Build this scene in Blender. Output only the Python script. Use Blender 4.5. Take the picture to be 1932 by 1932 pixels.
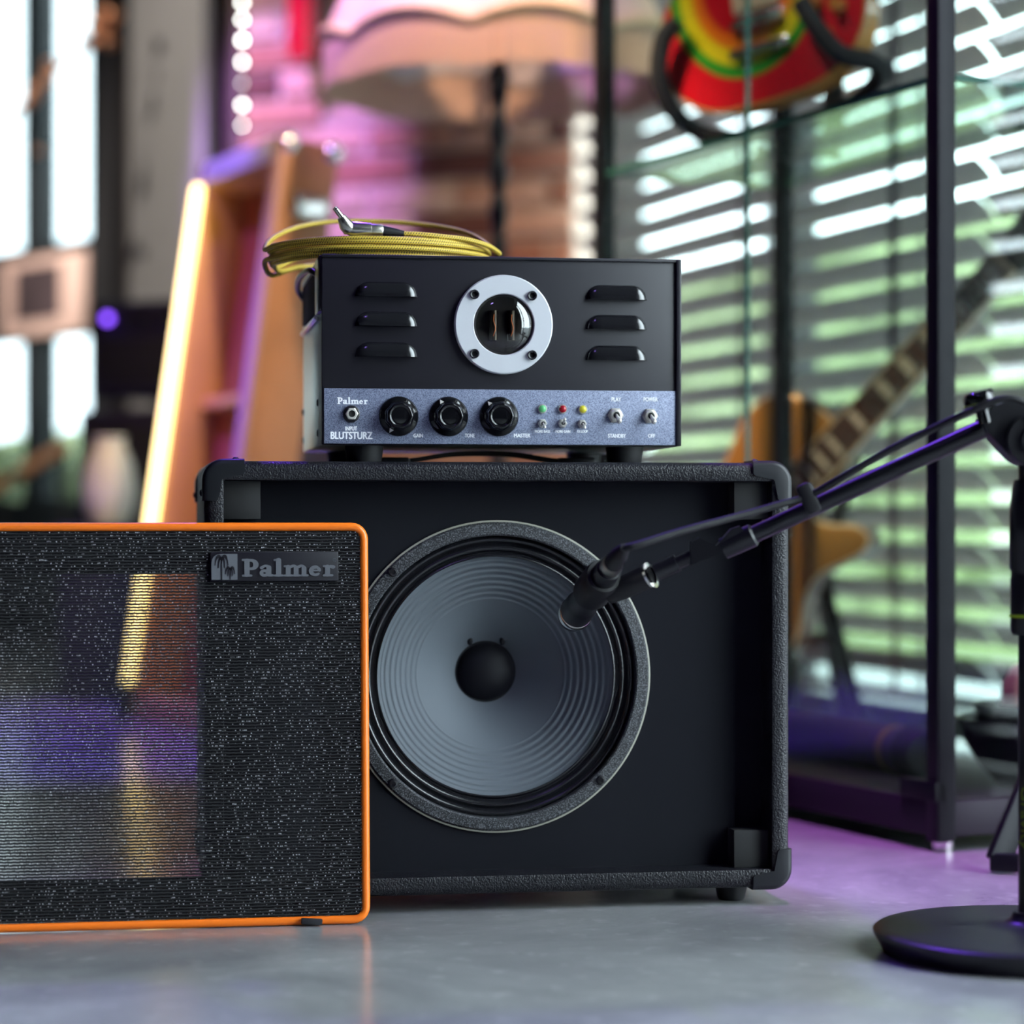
import bpy, bmesh, math, random
from mathutils import Vector, Matrix
R = math.radians
random.seed(7)
sc = bpy.context.scene
for o in list(bpy.data.objects):
    bpy.data.objects.remove(o)

# ------------------------------------------------------------------ camera
F, CX, HY, H = 4571.0, 966.0, 978.0, 0.39      # focal length in px, centre column, horizon row, camera height
cam_d = bpy.data.cameras.new('camera')
cam = bpy.data.objects.new('camera', cam_d)
sc.collection.objects.link(cam)
cam.location = (0, 0, H)
cam.rotation_euler = (R(90), 0, 0)
cam_d.sensor_width = 36.0
cam_d.lens = F * 36.0 / 1932.0
cam_d.shift_y = (HY - 966.0) / 1932.0
cam_d.clip_start = 0.05
cam_d.dof.use_dof = True
cam_d.dof.focus_distance = 2.375
cam_d.dof.aperture_fstop = 2.45
sc.camera = cam

# ------------------------------------------------------------------ world: overcast sky
SKY = 17.0
w = bpy.data.worlds.new('world'); sc.world = w; w.use_nodes = True
wn = w.node_tree.nodes; wl = w.node_tree.links
bg = wn['Background']
bg.inputs['Color'].default_value = (0.80, 0.93, 1.0, 1)
bg.inputs['Strength'].default_value = SKY

vs = sc.view_settings
vs.view_transform = 'Standard'; vs.look = 'None'; vs.gamma = 1.0; vs.use_curve_mapping = False
vs.exposure = 0.0
sc.cycles.use_denoising = True
sc.cycles.max_bounces = 10
sc.cycles.transparent_max_bounces = 24
sc.cycles.sample_clamp_indirect = 6.0
sc.cycles.blur_glossy = 0.3
sc.cycles.caustics_refractive = False
sc.cycles.caustics_reflective = False

# ------------------------------------------------------------------ pixel helpers
def P(px, py, d):
    return Vector(((px - CX) / F * d, d, H - (py - HY) / F * d))
def DIR(px, py):
    return Vector(((px - CX) / F, 1.0, -(py - HY) / F))
CAM = Vector((0, 0, H))

# ------------------------------------------------------------------ object helpers
COL = sc.collection
MATS = {}
def thing(name, label, cat, loc, rotz=0.0, group=None, kind=None):
    o = bpy.data.objects.new(name, None)
    COL.objects.link(o)
    o.empty_display_size = 0.05
    o.location = loc; o.rotation_euler = (0, 0, rotz)
    o['label'] = label
    if cat: o['category'] = cat
    if group: o['group'] = group
    if kind: o['kind'] = kind
    MATS[o] = Matrix.Translation(Vector(loc)) @ Matrix.Rotation(rotz, 4, 'Z')
    return o
def tag(o, label=None, cat=None, group=None, kind=None):
    if label: o['label'] = label
    if cat: o['category'] = cat
    if group: o['group'] = group
    if kind: o['kind'] = kind
    return o
def hit(o, px, py, y0=0.0):
    """where the pixel's ray meets the plane y = y0 of the thing's own frame -> local (x, z)"""
    M = MATS[o].inverted()
    c = M @ CAM
    d = M.to_3x3() @ DIR(px, py)
    t = (y0 - c.y) / d.y
    p = c + d * t
    return p.x, p.z

def basis(ax):
    ax = Vector(ax).normalized()
    ref = Vector((0, 0, 1)) if abs(ax.z) < 0.9 else Vector((1, 0, 0))
    u = ax.cross(ref).normalized()
    v = ax.cross(u).normalized()
    return ax, u, v

def catmull(pts, n=8, closed=False):
    pts = [Vector(p) for p in pts]
    out = []
    m = len(pts)
    rng = range(m) if closed else range(m - 1)
    for i in rng:
        p1 = pts[i]; p2 = pts[(i + 1) % m]
        p0 = pts[(i - 1) % m] if (closed or i > 0) else p1 * 2 - p2
        p3 = pts[(i + 2) % m] if (closed or i + 2 < m) else p2 * 2 - p1
        for k in range(n):
            t = k / n
            out.append(0.5 * ((2 * p1) + (p2 - p0) * t + (2 * p0 - 5 * p1 + 4 * p2 - p3) * t * t + (3 * p1 - p0 - 3 * p2 + p3) * t ** 3))
    if not closed: out.append(pts[-1])
    return out

class MB:
    def __init__(self):
        self.bm = bmesh.new()
        self.uv = None
    def _add(self, tmp):
        me = bpy.data.meshes.new('tmp'); tmp.to_mesh(me); tmp.free()
        self.bm.from_mesh(me); bpy.data.meshes.remove(me)
    def box(self, a, b, bev=0.0, seg=2, mat=None):
        t = bmesh.new()
        bmesh.ops.create_cube(t, size=1.0)
        a = Vector(a); b = Vector(b); c = (a + b) / 2; s = b - a
        for v in t.verts:
            v.co = Vector((v.co.x * s.x, v.co.y * s.y, v.co.z * s.z))
        if bev:
            bmesh.ops.bevel(t, geom=list(t.edges), offset=bev, segments=seg, affect='EDGES', profile=0.5)
        for v in t.verts:
            v.co = (mat @ v.co if mat else v.co) + c
        self._add(t); return self
    def obox(self, p0, p1, wdt, thk, up=(0, 0, 1), bev=0.0):
        """a bar from p0 to p1, wdt across and thk along `up`"""
        p0 = Vector(p0); p1 = Vector(p1); ax = (p1 - p0); L = ax.length; ax.normalize()
        up = Vector(up); s = ax.cross(up).normalized(); up = s.cross(ax).normalized()
        M = Matrix((s, ax, up)).transposed()
        t = bmesh.new(); bmesh.ops.create_cube(t, size=1.0)
        for v in t.verts: v.co = Vector((v.co.x * wdt, v.co.y * L, v.co.z * thk))
        if bev: bmesh.ops.bevel(t, geom=list(t.edges), offset=bev, segments=2, affect='EDGES', profile=0.5)
        c = (p0 + p1) / 2
        for v in t.verts: v.co = M @ v.co + c
        self._add(t); return self
    def rings(self, rings, close_ends=True, closed=False):
        bm = self.bm
        vr = [[bm.verts.new(p) for p in r] for r in rings]
        n = len(vr[0])
        m = len(vr)
        for i in range(m if closed else m - 1):
            a = vr[i]; b = vr[(i + 1) % m]
            for j in range(n):
                k = (j + 1) % n
                bm.faces.new((a[j], a[k], b[k], b[j]))
        if close_ends and not closed:
            bm.faces.new(vr[0][::-1]); bm.faces.new(vr[-1])
        return vr
    def cyl(self, p0, p1, r0, r1=None, seg=24):
        r1 = r0 if r1 is None else r1
        p0 = Vector(p0); p1 = Vector(p1)
        ax, u, v = basis(p1 - p0)
        rs = []
        for p, r in ((p0, r0), (p1, r1)):
            rs.append([p + (u * math.cos(2 * math.pi * j / seg) + v * math.sin(2 * math.pi * j / seg)) * r for j in range(seg)])
        self.rings(rs); return self
    def lathe(self, prof, org, ax, seg=48, cap0=False, cap1=False, rfun=None):
        """prof: list of (radius, height along ax)"""
        org = Vector(org); ax, u, v = basis(ax)
        bm = self.bm
        prev = None
        for i, (r, h) in enumerate(prof):
            if r <= 1e-7:
                cur = [bm.verts.new(org + ax * h)]
            else:
                cur = []
                for j in range(seg):
                    a = 2 * math.pi * j / seg
                    rr = rfun(r, h, a) if rfun else r
                    cur.append(bm.verts.new(org + ax * h + (u * math.cos(a) + v * math.sin(a)) * rr))
            if prev is not None:
                if len(prev) == 1 and len(cur) > 1:
                    for j in range(seg): bm.faces.new((prev[0], cur[(j + 1) % seg], cur[j]))
                elif len(cur) == 1 and len(prev) > 1:
                    for j in range(seg): bm.faces.new((prev[j], prev[(j + 1) % seg], cur[0]))
                elif len(cur) > 1:
                    for j in range(seg):
                        k = (j + 1) % seg
                        bm.faces.new((prev[j], prev[k], cur[k], cur[j]))
            elif cap0 and len(cur) > 1:
                bm.faces.new(cur[::-1])
            prev = cur
        if cap1 and len(prev) > 1: bm.faces.new(prev)
        return self
    def tube(self, pts, r, seg=10, closed=False, uv=False):
        pts = [Vector(p) for p in pts]
        n = len(pts)
        rr = r if isinstance(r, (list, tuple)) else [r] * n
        rings = []; u = None; lens = [0.0]
        for i, p in enumerate(pts):
            if closed: t = pts[(i + 1) % n] - pts[(i - 1) % n]
            else: t = pts[min(i + 1, n - 1)] - pts[max(i - 1, 0)]
            t.normalize()
            if u is None:
                _, u, _v = basis(t)
            u = (u - t * u.dot(t)).normalized()
            v = t.cross(u)
            rings.append([p + (u * math.cos(2 * math.pi * j / seg) + v * math.sin(2 * math.pi * j / seg)) * rr[i] for j in range(seg)])
            if i: lens.append(lens[-1] + (pts[i] - pts[i - 1]).length)
        if not uv:
            self.rings(rings, True, closed); return self
        bm = self.bm
        if self.uv is None: self.uv = bm.loops.layers.uv.new('UVMap')
        vr = [[bm.verts.new(p) for p in q] for q in rings]
        for i in range(n - 1):
            for j in range(seg):
                k = (j + 1) % seg
                f = bm.faces.new((vr[i][j], vr[i][k], vr[i + 1][k], vr[i + 1][j]))
                for lp, (a, b) in zip(f.loops, ((i, j), (i, j + 1), (i + 1, j + 1), (i + 1, j))):
                    lp[self.uv].uv = (lens[a], b / seg)
        bm.faces.new(vr[0][::-1]); bm.faces.new(vr[-1])
        return self
    def prism(self, outline, y0, y1, bev=0.0, fn=None):
        """outline: (x, z) polygon, extruded along y"""
        t = bmesh.new()
        a = [t.verts.new((x, y0, z)) for x, z in outline]
        f = t.faces.new(a)
        r = bmesh.ops.extrude_face_region(t, geom=[f])
        vs_ = [g for g in r['geom'] if isinstance(g, bmesh.types.BMVert)]
        for v in vs_: v.co.y = y1
        bmesh.ops.recalc_face_normals(t, faces=t.faces)
        if bev:
            es = [e for e in t.edges if abs(e.verts[0].co.y - e.verts[1].co.y) < 1e-6 and abs(e.verts[0].co.y - y0) < 1e-6]
            bmesh.ops.bevel(t, geom=es, offset=bev, segments=2, affect='EDGES', profile=0.5)
        if fn:
            for v in t.verts: v.co = Vector(fn(v.co))
        self._add(t); return self
    def sphere(self, c, r, su=16, sv=10, scale=(1, 1, 1)):
        t = bmesh.new()
        bmesh.ops.create_uvsphere(t, u_segments=su, v_segments=sv, radius=r)
        for v in t.verts: v.co = Vector((v.co.x * scale[0], v.co.y * scale[1], v.co.z * scale[2])) + Vector(c)
        self._add(t); return self
    def quad(self, a, b, c, d):
        self.bm.faces.new([self.bm.verts.new(p) for p in (a, b, c, d)]); return self
    def mesh(self, name, mat, M=None, recalc=True, sharp=38):
        bm = self.bm
        if M is not None: bm.transform(M)
        if recalc: bmesh.ops.recalc_face_normals(bm, faces=bm.faces)
        bm.normal_update()
        lim = R(sharp)
        for f in bm.faces: f.smooth = True
        for e in bm.edges:
            if len(e.link_faces) == 2:
                if e.link_faces[0].normal.angle(e.link_faces[1].normal, 0) > lim: e.smooth = False
            else: e.smooth = False
        me = bpy.data.meshes.new(name)
        bm.to_mesh(me); bm.free()
        me.materials.append(mat)
        return me
    def build(self, name, mat, parent=None, world=False, **kw):
        M = MATS[parent].inverted() if (world and parent is not None) else None
        me = self.mesh(name, mat, M, **kw)
        return link(name, me, parent)
def link(name, me, parent=None, loc=None, rot=None):
    o = bpy.data.objects.new(name, me); COL.objects.link(o)
    if parent is not None:
        o.parent = parent
        MATS[o] = MATS[parent]
    if loc is not None: o.location = loc
    if rot is not None: o.rotation_euler = rot
    return o

# ------------------------------------------------------------------ materials
def nmat(name):
    m = bpy.data.materials.new(name); m.use_nodes = True
    nt = m.node_tree
    return m, nt, nt.nodes, nt.links, nt.nodes['Principled BSDF'], nt.nodes['Material Output']
def setp(b, color=None, rough=None, metal=None, spec=None, coat=None, coat_rough=None, trans=None, ior=None, emit=None, estr=None, sheen=None):
    if color is not None: b.inputs['Base Color'].default_value = (*color, 1)
    if rough is not None: b.inputs['Roughness'].default_value = rough
    if metal is not None: b.inputs['Metallic'].default_value = metal
    if spec is not None: b.inputs['Specular IOR Level'].default_value = spec
    if coat is not None: b.inputs['Coat Weight'].default_value = coat
    if coat_rough is not None: b.inputs['Coat Roughness'].default_value = coat_rough
    if trans is not None: b.inputs['Transmission Weight'].default_value = trans
    if ior is not None: b.inputs['IOR'].default_value = ior
    if emit is not None: b.inputs['Emission Color'].default_value = (*emit, 1)
    if estr is not None: b.inputs['Emission Strength'].default_value = estr
    if sheen is not None: b.inputs['Sheen Weight'].default_value = sheen
def plain(name, color, rough=0.5, metal=0.0, noise=None, bump=None, **kw):
    """noise = (scale, amount) colour variation; bump = (scale, strength, distance)"""
    m, nt, N, L, b, out = nmat(name)
    setp(b, color, rough, metal, **kw)
    tc = N.new('ShaderNodeTexCoord')
    if noise:
        t = N.new('ShaderNodeTexNoise'); t.inputs['Scale'].default_value = noise[0]; t.inputs['Detail'].default_value = 4
        L.new(tc.outputs['Object'], t.inputs['Vector'])
        mx = N.new('ShaderNodeMix'); mx.data_type = 'RGBA'
        k = noise[1]
        mx.inputs[6].default_value = (*[c * (1 - k) for c in color], 1)
        mx.inputs[7].default_value = (*[min(1, c * (1 + k)) for c in color], 1)
        L.new(t.outputs['Fac'], mx.inputs[0]); L.new(mx.outputs[2], b.inputs['Base Color'])
    if bump:
        t = N.new('ShaderNodeTexNoise'); t.inputs['Scale'].default_value = bump[0]; t.inputs['Detail'].default_value = 3
        L.new(tc.outputs['Object'], t.inputs['Vector'])
        bp = N.new('ShaderNodeBump'); bp.inputs['Strength'].default_value = bump[1]; bp.inputs['Distance'].default_value = bump[2]
        L.new(t.outputs['Fac'], bp.inputs['Height']); L.new(bp.outputs['Normal'], b.inputs['Normal'])
    return m
def math_node(N, L, op, a, b=None, c=None):
    n = N.new('ShaderNodeMath'); n.operation = op
    for i, v in enumerate((a, b, c)):
        if v is None: continue
        if isinstance(v, (int, float)): n.inputs[i].default_value = v
        else: L.new(v, n.inputs[i])
    return n.outputs[0]

M = {}
def tolex():
    m, nt, N, L, b, out = nmat('tolex')
    setp(b, (0.0085, 0.0085, 0.012), 0.42, spec=0.38)
    tc = N.new('ShaderNodeTexCoord')
    v = N.new('ShaderNodeTexVoronoi'); v.inputs['Scale'].default_value = 520
    n = N.new('ShaderNodeTexNoise'); n.inputs['Scale'].default_value = 260; n.inputs['Detail'].default_value = 2
    wv = N.new('ShaderNodeMix'); wv.data_type = 'VECTOR'; wv.inputs[0].default_value = 0.004
    L.new(tc.outputs['Object'], wv.inputs[4]); L.new(tc.outputs['Object'], n.inputs['Vector']); L.new(n.outputs['Color'], wv.inputs[5])
    L.new(wv.outputs[1], v.inputs['Vector'])
    bp = N.new('ShaderNodeBump'); bp.inputs['Strength'].default_value = 0.55; bp.inputs['Distance'].default_value = 0.0009
    L.new(v.outputs['Distance'], bp.inputs['Height']); L.new(bp.outputs['Normal'], b.inputs['Normal'])
    return m
M['tolex'] = tolex()
M['corner'] = plain('corner_plastic', (0.009, 0.010, 0.013), 0.40, spec=0.35)
M['baffle'] = plain('baffle_paint', (0.0062, 0.0066, 0.0105), 0.68, bump=(300, 0.1, 0.0005), spec=0.14)
M['block'] = plain('block', (0.012, 0.012, 0.013), 0.75)
M['rubber'] = plain('rubber', (0.010, 0.010, 0.012), 0.6)
M['blackplastic'] = plain('black_plastic', (0.009, 0.009, 0.012), 0.36, spec=0.5)
M['blackmetal'] = plain('black_metal', (0.010, 0.010, 0.013), 0.34, spec=0.55)
M['steel'] = plain('bright_steel', (0.78, 0.78, 0.76), 0.20, 1.0)
M['chrome'] = plain('chrome', (0.85, 0.83, 0.80), 0.12, 1.0)
M['void'] = plain('dark_hole', (0.002, 0.002, 0.002), 0.9)
M['white_ink'] = plain('white_ink', (0.95, 0.96, 1.0), 0.5)
def speckle():
    m, nt, N, L, b, out = nmat('hammered_silver_paint')
    setp(b, (0.2, 0.22, 0.3), 0.5, 0.15)
    tc = N.new('ShaderNodeTexCoord')
    t = N.new('ShaderNodeTexNoise'); t.inputs['Scale'].default_value = 1500; t.inputs['Detail'].default_value = 2
    L.new(tc.outputs['Object'], t.inputs['Vector'])
    cr = N.new('ShaderNodeValToRGB')
    cr.color_ramp.elements[0].position = 0.36; cr.color_ramp.elements[0].color = (0.085, 0.10, 0.165, 1)
    cr.color_ramp.elements[1].position = 0.64; cr.color_ramp.elements[1].color = (0.33, 0.37, 0.51, 1)
    L.new(t.outputs['Fac'], cr.inputs[0]); L.new(cr.outputs[0], b.inputs['Base Color'])
    bp = N.new('ShaderNodeBump'); bp.inputs['Strength'].default_value = 0.35; bp.inputs['Distance'].default_value = 0.0003
    L.new(t.outputs['Fac'], bp.inputs['Height']); L.new(bp.outputs['Normal'], b.inputs['Normal'])
    return m
M['panel'] = speckle()
M['powder'] = plain('black_powder_coat', (0.0115, 0.0105, 0.016), 0.40, bump=(1400, 0.10, 0.0003), spec=0.5)
M['side_steel'] = plain('brushed_side_plate', (0.72, 0.80, 0.76), 0.34, 0.9, bump=(500, 0.04, 0.0003))
M['alu'] = plain('anodised_aluminium', (0.84, 0.85, 0.90), 0.42, 0.55)
M['bakelite'] = plain('black_bakelite', (0.005, 0.005, 0.006), 0.10, spec=0.6)
M['cream_mark'] = plain('cream_mark', (0.75, 0.72, 0.66), 0.5)
def ledmat(n, c, e):
    return plain(n, c, 0.12, spec=0.7, emit=c, estr=e)
M['led_g'] = ledmat('green_lens', (0.10, 0.42, 0.17), 0.25)
M['led_r'] = ledmat('red_lens', (0.30, 0.004, 0.012), 0.15)
M['led_y'] = ledmat('yellow_lens', (0.50, 0.46, 0.03), 0.25)
def clear_glass(name, tint=(1, 1, 1), rough=0.0, ior=1.45, darken=None):
    m, nt, N, L, b, out = nmat(name)
    N.remove(b)
    tr = N.new('ShaderNodeBsdfTransparent'); tr.inputs['Color'].default_value = (*tint, 1)
    gl = N.new('ShaderNodeBsdfGlossy'); gl.inputs['Roughness'].default_value = rough; gl.inputs['Color'].default_value = (1, 1, 1, 1)
    lw = N.new('ShaderNodeLayerWeight'); lw.inputs['Blend'].default_value = 0.5
    f0 = ((ior - 1) / (ior + 1)) ** 2
    fac = math_node(N, L, 'MULTIPLY_ADD', math_node(N, L, 'POWER', lw.outputs['Facing'], 5.0), 1 - f0, f0)
    mx = N.new('ShaderNodeMixShader')
    L.new(fac, mx.inputs[0]); L.new(tr.outputs[0], mx.inputs[1]); L.new(gl.outputs[0], mx.inputs[2])
    L.new(mx.outputs[0], out.inputs['Surface'])
    return m
M['dome'] = clear_glass('porthole_glass', (0.80, 0.76, 0.70), 0.02, 1.75)
M['pane'] = clear_glass('cabinet_glass', (0.93, 0.97, 0.95), 0.0, 1.45)
M['winpane'] = clear_glass('window_glass', (0.97, 0.98, 0.98), 0.0, 1.3)
M['tinted'] = clear_glass('sky_dimming_glass', (0.47, 0.49, 0.49), 0.0, 1.3)  # tint added to dim the sky seen through the far window
M['blindpane'] = clear_glass('mild_dimming_glass', (0.83, 0.85, 0.85), 0.0, 1.3)  # slight tint added to tone down the sky behind the blinds
M['shelf_glass'] = clear_glass('shelf_glass', (0.86, 0.93, 0.90), 0.05, 1.6)
M['glass_edge'] = plain('green_glass_edge', (0.03, 0.13, 0.10), 0.15)
M['filament'] = plain('valve_glow', (0.5, 0.1, 0.03), 0.5, emit=(1.0, 0.33, 0.08), estr=0.15)
M['valve_plate'] = plain('valve_plate', (0.03, 0.026, 0.024), 0.3, 0.6)
# ---- speaker
def gasket_mat():
    m, nt, N, L, b, out = nmat('speckled_gasket')
    setp(b, (0.03, 0.03, 0.03), 0.5, spec=0.4)
    tc = N.new('ShaderNodeTexCoord')
    t = N.new('ShaderNodeTexNoise'); t.inputs['Scale'].default_value = 800; t.inputs['Detail'].default_value = 3
    L.new(tc.outputs['Object'], t.inputs['Vector'])
    cr = N.new('ShaderNodeValToRGB')
    cr.color_ramp.elements[0].position = 0.47; cr.color_ramp.elements[0].color = (0.011, 0.012, 0.015, 1)
    cr.color_ramp.elements[1].position = 0.68; cr.color_ramp.elements[1].color = (0.15, 0.155, 0.17, 1)
    L.new(t.outputs['Fac'], cr.inputs[0]); L.new(cr.outputs[0], b.inputs['Base Color'])
    bp = N.new('ShaderNodeBump'); bp.inputs['Strength'].default_value = 0.7; bp.inputs['Distance'].default_value = 0.001
    L.new(t.outputs['Fac'], bp.inputs['Height']); L.new(bp.outputs['Normal'], b.inputs['Normal'])
    return m
M['frame_paint'] = gasket_mat()
M['gasket_rim'] = plain('pale_gasket_edge', (0.34, 0.33, 0.27), 0.6)
M['surround'] = plain('doped_surround', (0.010, 0.010, 0.012), 0.20, spec=0.75, bump=(700, 0.25, 0.0006))
def cone_mat():
    m, nt, N, L, b, out = nmat('grey_paper_cone')
    setp(b, (0.108, 0.124, 0.142), 0.62, spec=0.3)
    tc = N.new('ShaderNodeTexCoord')
    t = N.new('ShaderNodeTexNoise'); t.inputs['Scale'].default_value = 700; t.inputs['Detail'].default_value = 5
    L.new(tc.outputs['Object'], t.inputs['Vector'])
    bp = N.new('ShaderNodeBump'); bp.inputs['Strength'].default_value = 0.25; bp.inputs['Distance'].default_value = 0.0006
    L.new(t.outputs['Fac'], bp.inputs['Height']); L.new(bp.outputs['Normal'], b.inputs['Normal'])
    return m
M['cone'] = cone_mat()
M['cap'] = plain('felt_dust_cap', (0.005, 0.005, 0.008), 0.6, spec=0.2, bump=(600, 0.2, 0.0005))
# ---- grille
M['orange'] = plain('orange_piping', (1.0, 0.205, 0.014), 0.32, spec=0.5)
def cloth():
    m, nt, N, L, b, out = nmat('woven_grille_cloth')
    setp(b, (0.012, 0.012, 0.016), 0.5, spec=0.16)
    tc = N.new('ShaderNodeTexCoord'); sp = N.new('ShaderNodeSeparateXYZ')
    L.new(tc.outputs['Object'], sp.inputs[0])
    x, z = sp.outputs[0], sp.outputs[2]
    mth = lambda *a: math_node(N, L, *a)
    nz = N.new('ShaderNodeTexNoise'); nz.inputs['Scale'].default_value = 160; nz.inputs['Detail'].default_value = 2
    L.new(tc.outputs['Object'], nz.inputs['Vector'])
    wob = mth('MULTIPLY', mth('SUBTRACT', nz.outputs['Fac'], 0.5), 0.0011)
    sn = mth('MULTIPLY', mth('SINE', mth('MULTIPLY', x, 2 * math.pi / 0.0062)), 0.00014)
    zz = mth('ADD', mth('ADD', z, wob), sn)
    rowv = mth('DIVIDE', zz, 0.00292)
    row = mth('FLOOR', rowv)
    fr = mth('ABSOLUTE', mth('SUBTRACT', mth('FRACT', rowv), 0.5))       # 0 in the row centre, .5 at the thread
    colv = mth('ADD', mth('DIVIDE', x, 0.00142), mth('MULTIPLY', row, 0.5))
    colf = mth('ABSOLUTE', mth('SUBTRACT', mth('FRACT', colv), 0.5))
    hole = mth('MULTIPLY', mth('LESS_THAN', fr, 0.21), mth('LESS_THAN', colf, 0.40))
    hole = mth('MULTIPLY', hole, 0.92)
    wn_ = N.new('ShaderNodeTexWhiteNoise'); wn_.noise_dimensions = '2D'
    cb = N.new('ShaderNodeCombineXYZ'); L.new(mth('FLOOR', colv), cb.inputs[0]); L.new(row, cb.inputs[1])
    L.new(cb.outputs[0], wn_.inputs['Vector'])
    glint = mth('MULTIPLY', mth('GREATER_THAN', wn_.outputs['Value'], 0.45), mth('MULTIPLY', mth('LESS_THAN', fr, 0.15), mth('LESS_THAN', colf, 0.33)))  # random pale dots painted in for the sparkle of the threads
    glint = mth('MULTIPLY', glint, mth('POWER', mth('MULTIPLY', mth('SUBTRACT', wn_.outputs['Value'], 0.45), 1.82), 3.6))
    mx = N.new('ShaderNodeMix'); mx.data_type = 'RGBA'
    mx.inputs[6].default_value = (0.006, 0.006, 0.008, 1); mx.inputs[7].default_value = (0.55, 0.55, 0.57, 1)
    L.new(glint, mx.inputs[0]); L.new(mx.outputs[2], b.inputs['Base Color'])
    hgt = mth('ADD', mth('COSINE', mth('MULTIPLY', rowv, 2 * math.pi)), mth('MULTIPLY', mth('COSINE', mth('MULTIPLY', colv, 2 * math.pi)), 0.7))
    bp = N.new('ShaderNodeBump'); bp.inputs['Strength'].default_value = 0.55; bp.inputs['Distance'].default_value = 0.0005
    L.new(hgt, bp.inputs['Height']); L.new(bp.outputs['Normal'], b.inputs['Normal'])
    keep = mth('MULTIPLY', hole, mth('SUBTRACT', 1.0, mth('MINIMUM', mth('MULTIPLY', glint, 4.0), 1.0)))
    tr = N.new('ShaderNodeBsdfTransparent'); ms = N.new('ShaderNodeMixShader')
    L.new(keep, ms.inputs[0]); L.new(b.outputs[0], ms.inputs[1]); L.new(tr.outputs[0], ms.inputs[2])
    L.new(ms.outputs[0], out.inputs['Surface'])
    return m
M['cloth'] = cloth()
M['badge'] = plain('badge_black', (0.012, 0.011, 0.016), 0.38)
M['badge_grey'] = plain('badge_grey', (0.115, 0.12, 0.135), 0.45)
# ---- cable
def braid():
    m, nt, N, L, b, out = nmat('yellow_black_braid')
    setp(b, (0.5, 0.4, 0.02), 0.6)
    mth = lambda *a: math_node(N, L, *a)
    uv = N.new('ShaderNodeUVMap'); sp = N.new('ShaderNodeSeparateXYZ'); L.new(uv.outputs[0], sp.inputs[0])
    u = mth('MULTIPLY', sp.outputs[0], 1 / 0.0027); v = mth('MULTIPLY', sp.outputs[1], 7.0)
    a = mth('FRACT', mth('ADD', u, mth('MULTIPLY', v, 0.45)))
    c = mth('FRACT', v)
    dash = mth('MULTIPLY', mth('LESS_THAN', a, 0.42), mth('LESS_THAN', c, 0.55))
    mx = N.new('ShaderNodeMix'); mx.data_type = 'RGBA'
    mx.inputs[6].default_value = (0.74, 0.52, 0.06, 1); mx.inputs[7].default_value = (0.02, 0.014, 0.01, 1)
    L.new(dash, mx.inputs[0]); L.new(mx.outputs[2], b.inputs['Base Color'])
    return m
M['braid'] = braid()
M['plug'] = plain('satin_nickel', (0.72, 0.69, 0.62), 0.28, 1.0)
# ---- floor
def concrete():
    m, nt, N, L, b, out = nmat('polished_concrete')
    setp(b, (0.3, 0.31, 0.32), 0.22, spec=0.5)
    tc = N.new('ShaderNodeTexCoord')
    t1 = N.new('ShaderNodeTexNoise'); t1.inputs['Scale'].default_value = 3.2; t1.inputs['Detail'].default_value = 8; t1.inputs['Roughness'].default_value = 0.65; t1.inputs['Distortion'].default_value = 0.6
    t2 = N.new('ShaderNodeTexNoise'); t2.inputs['Scale'].default_value = 38; t2.inputs['Detail'].default_value = 6; t2.inputs['Distortion'].default_value = 0.25
    for t in (t1, t2): L.new(tc.outputs['Object'], t.inputs['Vector'])
    cr = N.new('ShaderNodeValToRGB')
    cr.color_ramp.elements[0].position = 0.3; cr.color_ramp.elements[0].color = (0.195, 0.20, 0.212, 1)
    cr.color_ramp.elements[1].position = 0.72; cr.color_ramp.elements[1].color = (0.40, 0.405, 0.41, 1)
    L.new(t1.outputs['Fac'], cr.inputs[0])
    cr2 = N.new('ShaderNodeValToRGB')
    cr2.color_ramp.elements[0].position = 0.58; cr2.color_ramp.elements[0].color = (0, 0, 0, 1)
    cr2.color_ramp.elements[1].position = 0.74; cr2.color_ramp.elements[1].color = (0.24, 0.24, 0.24, 1)
    L.new(t2.outputs['Fac'], cr2.inputs[0])
    mx = N.new('ShaderNodeMix'); mx.data_type = 'RGBA'; mx.blend_type = 'SCREEN'; mx.inputs[0].default_value = 0.5
    L.new(cr.outputs[0], mx.inputs[6]); L.new(cr2.outputs[0], mx.inputs[7]); L.new(mx.outputs[2], b.inputs['Base Color'])
    rr = N.new('ShaderNodeMapRange'); rr.inputs[3].default_value = 0.11; rr.inputs[4].default_value = 0.30
    L.new(t1.outputs['Fac'], rr.inputs[0]); L.new(rr.outputs[0], b.inputs['Roughness'])
    bp = N.new('ShaderNodeBump'); bp.inputs['Strength'].default_value = 0.05; bp.inputs['Distance'].default_value = 0.002
    L.new(t2.outputs['Fac'], bp.inputs['Height']); L.new(bp.outputs['Normal'], b.inputs['Normal'])
    return m
M['concrete'] = concrete()
M['ceiling'] = plain('dark_ceiling', (0.06, 0.06, 0.065), 0.9)
M['darkwall'] = plain('dark_wall', (0.05, 0.048, 0.05), 0.85)
M['brick'] = [plain('brick_%d' % i, c, 0.85, noise=(30, 0.35), bump=(60, 0.5, 0.004)) for i, c in enumerate(
    [(0.42, 0.20, 0.125), (0.50, 0.29, 0.20), (0.34, 0.145, 0.09), (0.56, 0.38, 0.28), (0.15, 0.06, 0.045)])]
M['mortar'] = plain('mortar', (0.46, 0.37, 0.30), 0.9, noise=(20, 0.2))
M['mullion'] = plain('dark_window_frame', (0.020, 0.026, 0.030), 0.5)
M['slat'] = plain('grey_blind_slat', (0.36, 0.33, 0.31), 0.5)
M['tape'] = plain('purple_grey_tape', (0.05, 0.042, 0.065), 0.8)
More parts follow.
